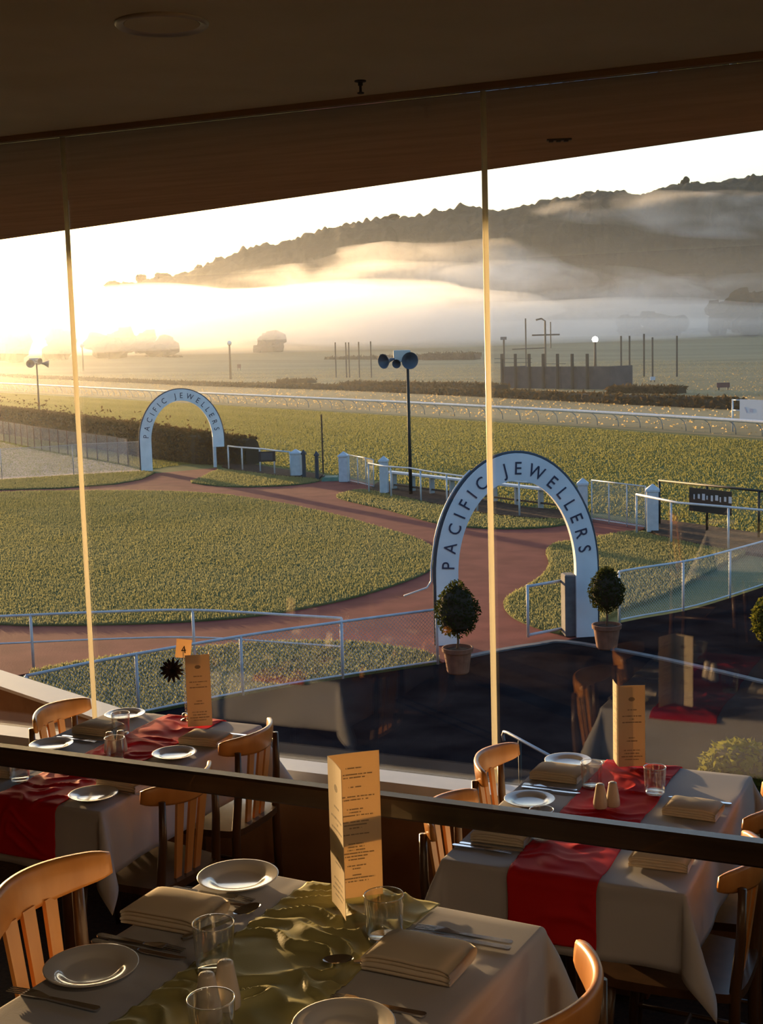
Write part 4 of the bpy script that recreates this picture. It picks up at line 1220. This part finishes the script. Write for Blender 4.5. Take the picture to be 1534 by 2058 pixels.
# dark rail with the black banner
b0, b1 = G(1325, 1055), G(1640, 1100)
bf = empty('banner_rail', (*b0, 0), math.atan2(b1[1] - b0[1], b1[0] - b0[0]), 'dark rail carrying the black banner beside the track', 'rail')
L_ = math.hypot(b1[0] - b0[0], b1[1] - b0[1])
MB().tube([(0, 0, 1.32), (L_, 0, 1.32)], .035, 8).build('rail', M['dark_pole'], bf, smooth=True)
for k in range(4):
    MB().tube([(.02 + k * L_ / 3.02, 0, 0), (.02 + k * L_ / 3.02, 0, 1.32)], .035, 8).build('post', M['dark_pole'], bf, smooth=True)
bp_ = G(1391, 1069); bq_ = G(1478, 1081)
ban = empty('banner', ((bp_[0] + bq_[0]) / 2, (bp_[1] + bq_[1]) / 2, 0), math.atan2(b1[1] - b0[1], b1[0] - b0[0]), 'black banner with faint white lettering hung on the dark rail', 'banner')
bw = math.hypot(bq_[0] - bp_[0], bq_[1] - bp_[1]) / 2
MB().box(-bw, bw, -.13, -.115, .62, 1.28).build('sheet', M['black'], ban)
for k in range(9):                               # worn lettering, too faint to read
    MB().box(-bw * .78 + k * .165, -bw * .78 + k * .165 + .05 + .03 * (k % 3), -.135, -.131, .96 + .03 * (k % 2), 1.10 + .02 * (k % 3)).build('worn_letter', M['sign_white'], ban)
# small notice board on the far rail
q0 = G(541, 956)
nb = empty('notice_board', (q0[0], q0[1] - .12, 0), .45, 'small dark notice board hung on the rail right of the far arch', 'sign')
MB().box(-.36, .36, -.02, .02, .62, 1.06).build('board', M['black'], nb)
MB().box(-.26, .24, -.028, -.021, .68, 1.0).build('print_panel', M['dark_panel'], nb)
# green ramp at the crossing
q0 = G(672, 965)
rp = empty('crossing_ramp', (*q0, 0), .4, 'low green ramp at the track crossing between dark and white posts', 'ramp')
MB().add([(-.5, -.4, 0), (.2, -.4, 0), (.2, .4, 0), (-.5, .4, 0), (-.45, -.2, .14), (.15, -.2, .14), (.15, .4, .16), (-.45, .4, .16)],
         [(3, 2, 1, 0), (4, 5, 6, 7), (0, 1, 5, 4), (1, 2, 6, 5), (2, 3, 7, 6), (3, 0, 4, 7)]).build('deck', noisy(principled('green_paint', (.08, .16, .11), .7), (.06, .13, .09), (.1, .19, .13), 4.0), rp)
MB().box(-.48, -.4, -.1, .4, .15, .2).build('edge_board', M['bark'], rp)
# thin stake
q0 = G(650, 952)
MB().tube([(0, 0, 0), (0, 0, HZ(q0, 833))], .035, 6).build('stake', M['bark'], loc=(*q0, 0), label='thin brown stake standing behind the track crossing', cat='stake')

# far left fences before the hedge
fence('wire_fence', gpts((-150, 872), (0, 886), (80, 904), (160, 918), (230, 930), (258, 936)), 1.3, 'brown post and wire fence before the long hedge', 1.55, 'bark', True, (1.0,), .03, .012, 'far wire fences')
fence('mesh_fence', gpts((-150, 972), (0, 964), (97, 958), (178, 951), (290, 946)), 1.35, 'thin wire mesh fence ending at the left leg of the far arch', 2.9, 'grey_pipe', True, (1.0,), .02, .012, 'far wire fences')

# ------------------------------------------------------------------ hedges
def hedge(line, h, w, label, n, size, seed, group='clipped hedges', sprigs=0):
    P = [Vector((p[0], p[1], 0)) for p in line]
    c = P[0]
    root = empty('hedge', (c.x, c.y, 0), 0, label, 'hedge', group)
    loc = [p - c for p in P]
    S = [0]
    for a, b in zip(loc, loc[1:]): S.append(S[-1] + (b - a).length)
    T = S[-1]
    hs = h if isinstance(h, (list, tuple)) else [h] * len(loc)
    vs = []; fs = []
    seg = max(2, int(T / 1.0)); seg = min(seg, 90)
    prof = [(-.5, 0), (-.5, .55), (-.42, .9), (-.2, 1), (.2, 1), (.42, .9), (.5, .55), (.5, 0)]
    def at(s):
        for i in range(len(S) - 1):
            if s <= S[i + 1] + 1e-6:
                t = (s - S[i]) / max(S[i + 1] - S[i], 1e-6)
                return loc[i].lerp(loc[i + 1], t), (loc[i + 1] - loc[i]).normalized(), hs[i] + (hs[i + 1] - hs[i]) * t
        return loc[-1], (loc[-1] - loc[-2]).normalized(), hs[-1]
    for k in range(seg + 1):
        p, d, hh = at(T * k / seg)
        nrm = Vector((-d.y, d.x, 0))
        for (a, b) in prof:
            j = .10 * noise.noise(Vector((p.x + c.x, a * 4, b * 4 + seed)))
            q = p + nrm * (a * w * (1 + j)) + Vector((0, 0, b * hh * (.95 + j)))
            vs.append(tuple(q))
    m = len(prof)
    for k in range(seg):
        for i in range(m - 1):
            fs.append((k * m + i, (k + 1) * m + i, (k + 1) * m + i + 1, k * m + i + 1))
    fs.append(tuple(range(m))); fs.append(tuple(range(seg * m + m - 1, seg * m - 1, -1)))
    obj('hedge_body', make_mesh('hedge_body', vs, fs, M['hedge_core']), root)
    def fn(r):
        p, d, hh = at(T * r.random())
        nrm = Vector((-d.y, d.x, 0))
        side = r.random()
        if side < .55: a, b = -.52, r.random()
        elif side < .9: a, b = r.uniform(-.5, .5), 1.0
        else: a, b = .52, r.random()
        if sprigs and r.random() < sprigs: b = 1 + .45 * r.random() ** 2
        q = p + nrm * a * w + Vector((0, 0, max(b * hh * r.uniform(.93, 1.04), .02)))
        return (q.x, q.y, q.z)
    leaf_cloud(fn, n, size, M['hedge'], 'leaves', root, seed)
    return root
hl = gpts((-160, 858), (0, 874), (120, 893), (280, 922), (380, 935), (484, 938))
hl = [(x, y + 1.2) for x, y in hl]
hedge(hl, [1.85, 1.75, 1.65, 1.6, 1.45, 1.25], 1.1, 'long brown hedge running behind the far arch', 16000, .14, 21, sprigs=.03)
def hedge_px(x0, x1, yb0, yb1, yt, w, label, seed, n=900, size=.5):
    p, q = GB(x0, yb0), GB(x1, yb1)
    r = hedge([p[:2], q[:2]], HZ(p, yt) - p[2] + .15, w, label, n, size, seed)
    r.location.z = min(p[2], q[2]) - .15
    return r
strip_line = gpts((-60, 754), (0, 757), (400, 775), (700, 784), (1000, 798), (1250, 811), (1496, 823))
hedge(strip_line, [.5, .5, .5, .6, .7, .75, .8], 1.0, 'very long low brown hedge just beyond the running rail', 9000, .3, 31)
hedge_px(696, 1010, 778, 784, 768, 2.0, 'dark low hedge left of the slate enclosure', 32, 1500, .4)
hedge_px(1232, 1370, 789, 790.5, 778, 1.6, 'dark low hedge right of the slate enclosure', 33, 1200, .4)
hedge_px(566, 628, 769, 769.5, 763, 1.6, 'short dark hedge right of the far light pole', 34, 500, .4)
hedge_px(268, 360, 730, 729, 719, 3.0, 'dark block of hedge far out on the infield at the left', 35, 900, .7)
hedge_px(858, 960, 723, 722.5, 711, 4.0, 'far dark hedge right of the loudspeaker pole', 36, 900, .8)
hedge_px(662, 856, 721.5, 722, 715, 4.0, 'long thin far hedge behind the loudspeaker pole', 37, 900, .8)

# ------------------------------------------------------------------ running rail
rr_line = smooth_poly(gpts((-120, 776.5), (0, 783), (200, 795.5), (400, 808), (600, 819.5), (800, 831), (1000, 843.5), (1200, 856), (1400, 869.5), (1534, 879), (1640, 887)), False, 4)
rr = empty('running_rail', (*rr_line[0], 0), 0, 'long white running rail on curved legs along the track', 'rail')
c0 = Vector((*rr_line[0], 0))
RP = [Vector((*p, 0)) - c0 for p in rr_line]
MB().tube([p + Vector((0, 0, 1.0 - .22 * i / len(RP))) for i, p in enumerate(RP)], .10, 8).build('rail', M['white_pipe'], rr, smooth=True)
S = [0]
for a, b in zip(RP, RP[1:]): S.append(S[-1] + (b - a).length)
leg_me = MB().tube([(0, .55, 0), (0, .52, .35), (0, .40, .62), (0, .16, .80), (0, 0, .86)], .03, 6).mesh('leg', M['grey_pipe'], True)
s = 1.0
while s < S[-1]:
    i = max(k for k in range(len(S)) if S[k] <= s); i = min(i, len(RP) - 2)
    t = (s - S[i]) / (S[i + 1] - S[i])
    p = RP[i].lerp(RP[i + 1], t); d = (RP[i + 1] - RP[i]).normalized()
    o = obj('leg', leg_me, rr, tuple(p), math.atan2(d.y, d.x)); o.scale = (1, 1, (1.0 - .22 * (i + t) / len(RP)) / .93)
    s += 2.05
# blue white board on the rail at the right
q0, q1 = G(1474, 868), G(1600, 876)
sb = empty('rail_sign', (*q0, 0), math.atan2(q1[1] - q0[1], q1[0] - q0[0]), 'pale blue board with faint lettering on the running rail at the right edge', 'sign')
sl = math.hypot(q1[0] - q0[0], q1[1] - q0[1])
hs_ = HZ(q0, 802)
MB().box(.55, sl, -.05, .0, HZ(q0, 845), hs_).build('board', M['sign_blue'], sb)
for za in (hs_ - .05, hs_ - .62):
    MB().tube([(-.05, 0, za), (.6, 0, za)], .035, 8).build('bracket', M['white_pipe'], sb, smooth=True)
MB().tube([(-.05, 0, 0), (-.05, 0, hs_)], .05, 8).build('post', M['white_pipe'], sb, smooth=True)
zm = (HZ(q0, 845) + hs_) / 2
MB().beam((.95, -.054, zm + .17), (1.12, -.054, zm - .12), .006, .09).build('worn_letter', M['sign_text'], sb)
MB().beam((1.32, -.054, zm + .02), (1.58, -.054, zm - .01), .006, .20).build('worn_letter', M['sign_text'], sb)

# ------------------------------------------------------------------ slate enclosure
e0, e1 = G(1012, 780), G(1225, 783)
en = empty('slate_enclosure', (*e0, 0), math.atan2(e1[1] - e0[1], e1[0] - e0[0]), 'dark slate panelled enclosure with tall posts beyond the running rail', 'enclosure')
el = math.hypot(e1[0] - e0[0], e1[1] - e0[1]); eh = HZ(e0, 737); ep = HZ(e0, 711)
for k in range(7):
    MB().box(el * k / 7 + .02, el * (k + 1) / 7 - .02, 0, .12, .02, eh).build('panel', M['dark_panel'], en)
    MB().bbox(el * k / 7.35 - .13, el * k / 7.35 + .13, -.28, -.02, 0, ep - .02 * k, .02).build('post', M['dark_pole'], en)
MB().box(0, .12, .12, 3.6, .02, eh).build('side_panel', M['dark_panel'], en)
MB().box(el - .12, el, .12, 3.6, .02, eh).build('side_panel', M['dark_panel'], en)
for za in (eh + .45, eh + .9):
    MB().tube([(-1.2, -.15, za), (el * .30, -.15, za)], .03, 6).build('wire_rail', M['dark_pole'], en)
MB().tube([(el * .42, -.15, eh + .3), (el * .62, -.15, eh + .3)], .03, 6).build('wire_rail', M['dark_pole'], en)

# ------------------------------------------------------------------ loudspeaker poles
def horn_mesh(r, L):
    return MB().lathe([(.0, 0.02), (r * .15, .02), (r * .3, -L * .45), (r * .92, -L * .98), (r, -L), (r * .97, -L * 1.0), (r * .85, -L * .93), (r * .22, -L * .4), (0, -L * .38)], 24).mesh('horn', M['horn'], True)
def horn_pole(x, yb, yt, label, s, horns):
    p = G(x, yb); h = HZ(p, yt)
    t = empty('loudspeaker_pole', (*p, 0), YAW, label, 'loudspeaker', 'horn loudspeaker poles')
    MB().tube([(0, 0, 0), (0, 0, h)], [.07 * s, .05 * s], 10).build('pole', M['dark_pole'], t, smooth=True)
    for (dx, dz, az, r) in horns:
        hm = obj('horn', horn_mesh(r * s, .55 * s), t, (dx * s, -.05 * s, h + dz * s))
        hm.rotation_euler = (Matrix.Rotation(az, 3, 'Z') @ Matrix.Rotation(-PI / 2 + .12, 3, 'X')).to_euler()
    MB().bbox(-.50 * s, .12 * s, .12 * s, .50 * s, h - .10 * s, h + .33 * s, .02).build('driver_box', M['horn_top'], t)
    return t
# the bells point back towards the stand
horn_pole(826, 995, 722, 'pole with two round horn loudspeakers in front of the track', 1.0, ((-.50, .02, -.75, .27), (-.06, .02, .25, .31), (-.30, -.08, -.2, .16)))
horn_pole(80, 842, 730, 'far pole with horn loudspeakers above the hedge at the left', 1.3, ((-.35, .05, .2, .26), (.22, .0, 1.9, .26), (-.1, .18, .9, .2)))
# ------------------------------------------------------------------ light poles and thin masts
def light_pole(x, yb, yt, lamp, r, label):
    p = G(x, yb); h = HZ(p, yt)
    t = empty('light_pole', (*p, 0), 0, label, 'light pole', 'infield light poles')
    MB().tube([(0, 0, 0), (0, 0, h)], [.22, .14], 8).build('pole', M['dark_pole'], t, smooth=True)
    MB().lathe([(0, -r), (r * .7, -r * .7), (r, 0), (r * .7, r * .7), (0, r)], 14, (0, 0, h + r * .7)).build('lamp', M[lamp], t, smooth=True)
    MB().lathe([(.05, -.1), (.3, -.05), (.2, .12), (0, .15)], 12, (0, 0, h)).build('collar', M['dark_pole'], t)
light_pole(464, 762, 693, 'globe', .42, 'light pole with a pale globe on the infield above the far arch')
light_pole(168, 750, 698, 'globe', .55, 'light pole with a pale globe by the left window joint')
light_pole(1197, 762, 687, 'lamp_on', .42, 'light pole with a bright lamp behind the slate enclosure')
mast_lab = ['first', 'second', 'third', 'fourth', 'fifth']
for k, (x, yt) in enumerate(((676, 688), (697, 688), (703, 688), (723, 687), (747, 686))):
    p = G(x, 759); MB().tube([(0, 0, 0), (0, 0, HZ(p, yt))], .10, 6).build('mast', M['dark_pole'], loc=(*p, 0), label='thin mast left of the loudspeaker pole, %s from the left' % mast_lab[k], cat='mast', group='thin infield masts')
for k, (x, yt) in enumerate(((1249, 675), (1266, 675), (1295, 671), (1312, 678), (1361, 675))):
    p = G(x, 757); MB().tube([(0, 0, 0), (0, 0, HZ(p, yt))], .12, 6).build('mast', M['dark_pole'], loc=(*p, 0), label='thin mast right of the slate enclosure, %s from the left' % mast_lab[k], cat='mast', group='thin infield masts')
p = G(1097, 745); h = HZ(p, 645)
am_ = empty('antenna_mast', (*p, 0), YAW, 'tall far antenna mast with cross arms above the enclosure', 'mast')
MB().tube([(0, 0, 0), (0, 0, h), (-.6, 0, h + .4), (-1.5, 0, h + .2)], .16, 6).build('pole', M['dark_pole'], am_)
MB().tube([(-2.2, 0, h * .72), (2.4, 0, h * .72)], .14, 6).build('cross_arm', M['dark_pole'], am_)
MB().tube([(.9, 0, h * .45), (.9, 0, h * .98)], .1, 6).build('aerial', M['dark_pole'], am_)
MB().tube([(-5.5, 0, h * .45), (0, 0, h * .46)], .1, 6).build('stay', M['dark_pole'], am_)
p = G(1058, 745); MB().tube([(0, 0, 0), (0, 0, HZ(p, 640))], .12, 6).build('mast', M['dark_pole'], loc=(*p, 0), label='tall thin mast left of the antenna mast', cat='mast', group='thin infield masts')
p = G(1014, 750); m_ = empty('mast', (*p, 0), 0, 'short mast with a small camera box at the enclosure corner', 'mast', 'thin infield masts')
MB().tube([(0, 0, 0), (0, 0, HZ(p, 678))], .14, 6).build('pole', M['dark_pole'], m_)
MB().box(-.5, .4, -.2, .2, HZ(p, 683), HZ(p, 677)).build('box', M['horn'], m_)
def board(x, yb, y0, w, mat, label):
    p = G(x, yb); t = empty('field_board', (*p, 0), YAW, label, 'board', 'small boards on the infield')
    z1 = HZ(p, y0)
    MB().box(-w, w, -.06, .06, z1 * .35, z1).build('panel', M[mat], t)
    for sx in (-1, 1): MB().box(sx * w * .7 - .06, sx * w * .7 + .06, -.05, .05, 0, z1 * .4).build('leg', M['dark_pole'], t)
board(481, 745, 732, .42, 'maroon', 'small maroon board right of the far light pole')
board(1454, 784, 769, .62, 'maroon', 'small maroon board far right on the infield')
board(1312, 768, 757, .30, 'sign_white', 'small white board beyond the hedge right of the enclosure')

# ------------------------------------------------------------------ shrubs and a handrail below the window
def shrub(p, r, h, seed, label):
    t = empty('shrub', (*p, 0), 0, label, 'shrub')
    def fn(rg):
        while True:
            q = rg.uniform(-1, 1, 3); n = np.linalg.norm(q)
            if .7 < n < 1: break
        return (q[0] * r, q[1] * r, h * .55 + q[2] * h * .5)
    leaf_cloud(fn, 2200, .07, M['shrub'], 'foliage', t, seed)
    MB().lathe([(0, .05 * h), (r * .7, .2 * h), (r * .85, .55 * h), (r * .6, .9 * h), (0, .98 * h)], 14).build('inner_crown', M['hedge_core'], t)
    MB().tube([(0, 0, 0), (0, 0, h * .4)], .05, 8).build('stem', M['bark'], t)
shrub(G(1490, 1628), .50, .80, 41, 'yellow green rounded shrub on the apron beyond the right window table')
shrub(G(1548, 1300), .32, .9, 42, 'yellow green shrub at the right edge on the apron')
h0 = G(1015, 1475, .95); h1 = G(1180, 1560, .95)
hp = empty('step_handrail', (*h0, 0), math.atan2(h1[1] - h0[1], h1[0] - h0[0]), 'thin grey handrail with a hooked end on the dark apron', 'handrail')
hl_ = math.hypot(h1[0] - h0[0], h1[1] - h0[1])
MB().tube([(-.02, 0, .86), (-.05, 0, .92), (-.02, 0, .97), (.06, 0, .98), (hl_, 0, .95)], .02, 8).build('rail', M['grey_pipe'], hp, smooth=True)
for x in (.35, hl_ - .1):
    MB().tube([(x, 0, 0), (x, 0, .96)], .02, 8).build('post', M['dark_pole'], hp, smooth=True)

# ------------------------------------------------------------------ hills and far trees
vs = []; fs = []
inner_line = gpts((-140, 778), (0, 785), (400, 810), (800, 833), (1200, 858), (1534, 881), (1760, 898))
bx_ = np.linspace(-140, 1760, 60)
rows_ = [0.0, .15, .35, .6, .85, 1.0]
ds = [150, 200, 250, 290, 310, 330, 350, 370, 390, 410, 430, 450, 470, 490, 640]
for i, x in enumerate(bx_):
    yy = np.interp(x, [-140, 0, 400, 800, 1200, 1534, 1760], [778, 785, 810, 833, 858, 881, 898])
    p = np.array(G(x, yy))
    d0 = float(np.dot(np.array([p[0], p[1], 0]) - CAM, FW))
    vs.append((p[0], p[1], -.022))
    for D in ds:
        DD = max(D, d0 + 1)
        q = DP(x, 690, DD)
        vs.append((q[0], q[1], bank_z(DD)))
m_ = len(ds) + 1
for i in range(len(bx_) - 1):
    for k in range(m_ - 1):
        fs.append((i * m_ + k, (i + 1) * m_ + k, (i + 1) * m_ + k + 1, i * m_ + k + 1))
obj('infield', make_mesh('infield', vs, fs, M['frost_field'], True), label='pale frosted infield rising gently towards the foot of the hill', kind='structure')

ridge = [(-700, 692), (40, 640), (60, 616), (100, 606), (140, 604), (165, 592), (190, 596), (215, 577), (250, 568), (300, 562), (350, 554), (380, 547), (410, 540), (440, 529), (480, 519), (520, 505), (560, 495), (640, 472), (700, 457), (780, 437), (810, 442), (860, 437),
         (920, 432), (1010, 422), (1060, 410), (1100, 399), (1160, 389), (1220, 382), (1250, 386), (1290, 395), (1330, 384), (1372, 374), (1400, 374), (1450, 364), (1534, 351), (1700, 325), (2200, 300)]
DR, DF = 760.0, 470.0
xs = np.arange(20, 1900, 3.0)
ry = np.interp(xs, [r[0] for r in ridge], [r[1] for r in ridge])
nt_ = 44
vs = []; fs = []
for j in range(nt_ + 1):
    t = j / nt_ * 1.25
    D = DF + (DR - DF) * t
    for i, x in enumerate(xs):
        r = DP(x, ry[i], DR)
        d = DP(x, 690, D)
        prof = (t * t * (3 - 2 * t)) if t < 1 else 1 - .9 * (t - 1) * 4 * .25
        prof = .25 * t + .75 * prof if t < 1 else prof
        z = r[2] * prof
        p = Vector((d[0] * .06, d[1] * .06, 0))
        dd = noise.voronoi(Vector((d[0] * .13, d[1] * .13, .5)))[0][0]
        bump = 4.5 * (1 - min(dd * 1.3, 1)) + 2.0 * noise.noise(Vector((d[0] * .35, d[1] * .35, 8))) + 5 * noise.noise(Vector((d[0] * .02, d[1] * .02, 3)))
        k = min(max(z / 12, 0), 1) * (.7 if t > .93 else 1)
        vs.append((d[0], d[1], z + k * bump - 1.0 - (k * 2.0 if t > .93 else 0)))
n = len(xs)
for j in range(nt_):
    for i in range(n - 1):
        fs.append((j * n + i, j * n + i + 1, (j + 1) * n + i + 1, (j + 1) * n + i))
obj('hills', make_mesh('hills', vs, fs, M['hill'], True), label='dark wooded hill rising to the right behind the mist', kind='structure')

def far_tree(x, yb, yt, depth, wpx, seed, label, group='far trees'):
    b = DP(x, yb, depth); tp = DP(x, yt, depth)
    if depth < 480: b[2] = bank_z(depth) - .25
    h = max(tp[2] - b[2], 2.0); w = wpx / F * depth / 2
    t = empty('tree', (b[0], b[1], b[2]), 0, label, 'tree', group)
    r = random.Random(seed)
    me = MB()
    for k in range(9):
        cx, cy_, cz = r.uniform(-.55, .55) * w, r.uniform(-.55, .55) * w, h * r.uniform(.12, .75)
        rr_ = w * r.uniform(.35, .6)
        rz_ = min(rr_ * 1.1, h * .3)
        rows, segs = 6, 9
        vs = [(cx, cy_, cz - rz_)]; f2 = []
        for a in range(1, rows):
            for s_ in range(segs):
                th = PI * a / rows; ph = 2 * PI * s_ / segs
                q = 1 + .28 * r.uniform(-1, 1)
                vs.append((cx + rr_ * q * math.sin(th) * math.cos(ph), cy_ + rr_ * q * math.sin(th) * math.sin(ph), cz - rz_ * q * math.cos(th)))
        vs.append((cx, cy_, cz + rz_))
        for s_ in range(segs):
            f2.append((0, 1 + (s_ + 1) % segs, 1 + s_))
            for a in range(rows - 2):
                o_ = 1 + a * segs
                f2.append((o_ + s_, o_ + (s_ + 1) % segs, o_ + segs + (s_ + 1) % segs, o_ + segs + s_))
            o_ = 1 + (rows - 2) * segs
            f2.append((o_ + s_, o_ + (s_ + 1) % segs, len(vs) - 1))
        me.add(vs, f2)
    me.build('crown', M['tree'], t, kind='stuff')
    MB().tube([(0, 0, -3), (0, 0, h * .5)], [w * .09 + .1, w * .06 + .1], 6).build('trunk', M['bark'], t)
    return t
ft = [(110, 612, 594, 740, 40, 'lone round tree low on the hill at the far left'), (165, 605, 582, 740, 40, 'round tree at the left foot of the hill ridge'), (232, 592, 566, 748, 60, 'broad tree on the ridge right of the left window joint'),
      (330, 575, 549, 750, 50, 'round tree on the ridge above the far arch'), (285, 580, 550, 752, 22, 'spindly tree standing proud on the left ridge'), (405, 556, 531, 752, 36, 'tree on the ridge left of the middle of the slope'),
      (440, 545, 518, 752, 26, 'narrow tree on the slope of the ridge'), (480, 532, 505, 752, 24, 'pointed tree on the rising ridge'), (512, 522, 496, 752, 32, 'bushy tree on the rising ridge'),
      (660, 480, 460, 752, 50, 'broad low tree on the ridge left of the summit'), (790, 450, 430, 752, 60, 'broad tree on the rounded shoulder of the ridge'), (1345, 395, 376, 752, 40, 'tree left of the tallest tree on the right ridge'),
      (1373, 392, 354, 752, 34, 'tallest tree standing on the right ridge'), (1395, 388, 366, 752, 30, 'small tree right of the tallest ridge tree'),
      (20, 694, 662, 380, 90, 'misty tree behind the field at the far left edge'), (125, 694, 657, 385, 80, 'misty tree behind the field left of the window joint'), (230, 694, 653, 390, 110, 'broad misty tree behind the field right of the window joint'),
      (310, 694, 664, 395, 90, 'low misty tree behind the field above the hedge block'), (540, 692, 660, 400, 70, 'misty tree in the fog above the far arch'),
      (1500, 662, 574, 420, 110, 'dark clump of trees at the right edge below the hill'), (1455, 664, 600, 425, 80, 'dark tree left of the clump at the right edge'), (1340, 664, 624, 440, 110, 'low dark trees in the mist at the right'), (1270, 664, 634, 445, 70, 'small dark tree in the mist at the right'),
      (1400, 704, 682, 465, 120, 'low hedge like trees behind the infield at the right'), (1490, 706, 683, 465, 120, 'low hedge like trees behind the infield at the right edge')]
for k, (x, yb, yt, dp, wpx, lab) in enumerate(ft):
    far_tree(x, yb, yt, dp, wpx, 50 + k, lab)

# ------------------------------------------------------------------ mist
def mist(x, y, depth, wpx, hpx, ddepth, density, seed, label, tilt=0.0, g=.6, name='mist_bank', wisp=None):
    c = DP(x, y, depth)
    rx, rz_, ry_ = wpx / 2 / F * depth, hpx / 2 / F * depth, ddepth / 2
    vs = []; fs = []
    rows, segs = 22, 44
    def disp(u):
        return 1 + .30 * noise.noise(Vector((u[0] * 1.3 + seed, u[1] * 1.3, u[2] * 1.3))) + .12 * noise.noise(Vector((u[0] * 3.1, u[1] * 3.1 + seed, u[2] * 3.1)))
    def put(u):
        k = disp(u)
        q = Vector((u[0] * rx * k, u[1] * ry_ * k, u[2] * rz_ * k + u[0] * rx * k * tilt))
        ca, sa = math.cos(YAW), math.sin(YAW)
        vs.append((c[0] + q.x * ca - q.y * sa, c[1] + q.x * sa + q.y * ca, max(c[2] + q.z, .4)))
    put((0, 0, -1))
    for a in range(1, rows):
        for s_ in range(segs):
            th = PI * a / rows; ph = 2 * PI * s_ / segs
            put((math.sin(th) * math.cos(ph), math.sin(th) * math.sin(ph), -math.cos(th)))
    put((0, 0, 1))
    for s_ in range(segs):
        fs.append((0, 1 + (s_ + 1) % segs, 1 + s_))
        for a in range(rows - 2):
            o_ = 1 + a * segs
            fs.append((o_ + s_, o_ + (s_ + 1) % segs, o_ + segs + (s_ + 1) % segs, o_ + segs + s_))
        o_ = 1 + (rows - 2) * segs
        fs.append((o_ + s_, o_ + (s_ + 1) % segs, len(vs) - 1))
    return obj(name, make_mesh(name, vs, fs, wisp_mat('mist_%d' % int(seed * 10), density, wisp, (1, 1, 2.4), seed * 31, g) if wisp else mist_mat('mist_%d' % int(seed * 10), density, g), True), label=label, cat='mist', kind='stuff')
hz = [DP(-120, 690, 45), DP(1750, 690, 45), DP(1750, 690, 700), DP(-120, 690, 700)]
MB().prism(ccw([(p[0], p[1]) for p in hz]), .3, 22).build('haze', mist_mat('morning_haze', .0005, .82), label='thin morning haze lying over the course', cat='haze', kind='stuff')
mist(300, 645, 400, 1150, 125, 160, .012, 1.0, 'bright bank of fog across the valley at the left')
mist(640, 630, 430, 860, 125, 140, .014, 2.0, 'swelling white fog bank at the middle of the valley')
mist(1150, 648, 420, 1100, 90, 140, .010, 3.0, 'grey fog bank along the foot of the hill at the right')
mist(700, 680, 430, 2200, 52, 140, .008, 4.0, 'low ground fog over the far edge of the course')
mist(900, 545, 540, 560, 120, 90, .0065, 5.0, 'drifting wisp of mist on the middle of the hill', -.05, wisp=.030)
mist(1150, 580, 500, 620, 90, 70, .007, 6.0, 'wisp of mist on the lower slope of the hill', -.08, wisp=.035)
mist(1430, 430, 570, 640, 80, 60, .0065, 7.0, 'streak of mist below the right ridge', -.06, wisp=.028)
mist(700, 570, 520, 700, 80, 60, .008, 8.0, 'torn upper edge of the fog bank at the middle', .0, wisp=.034)
mist(1380, 590, 480, 480, 80, 60, .005, 9.0, 'pale mist before the trees at the right', .03, wisp=.04)
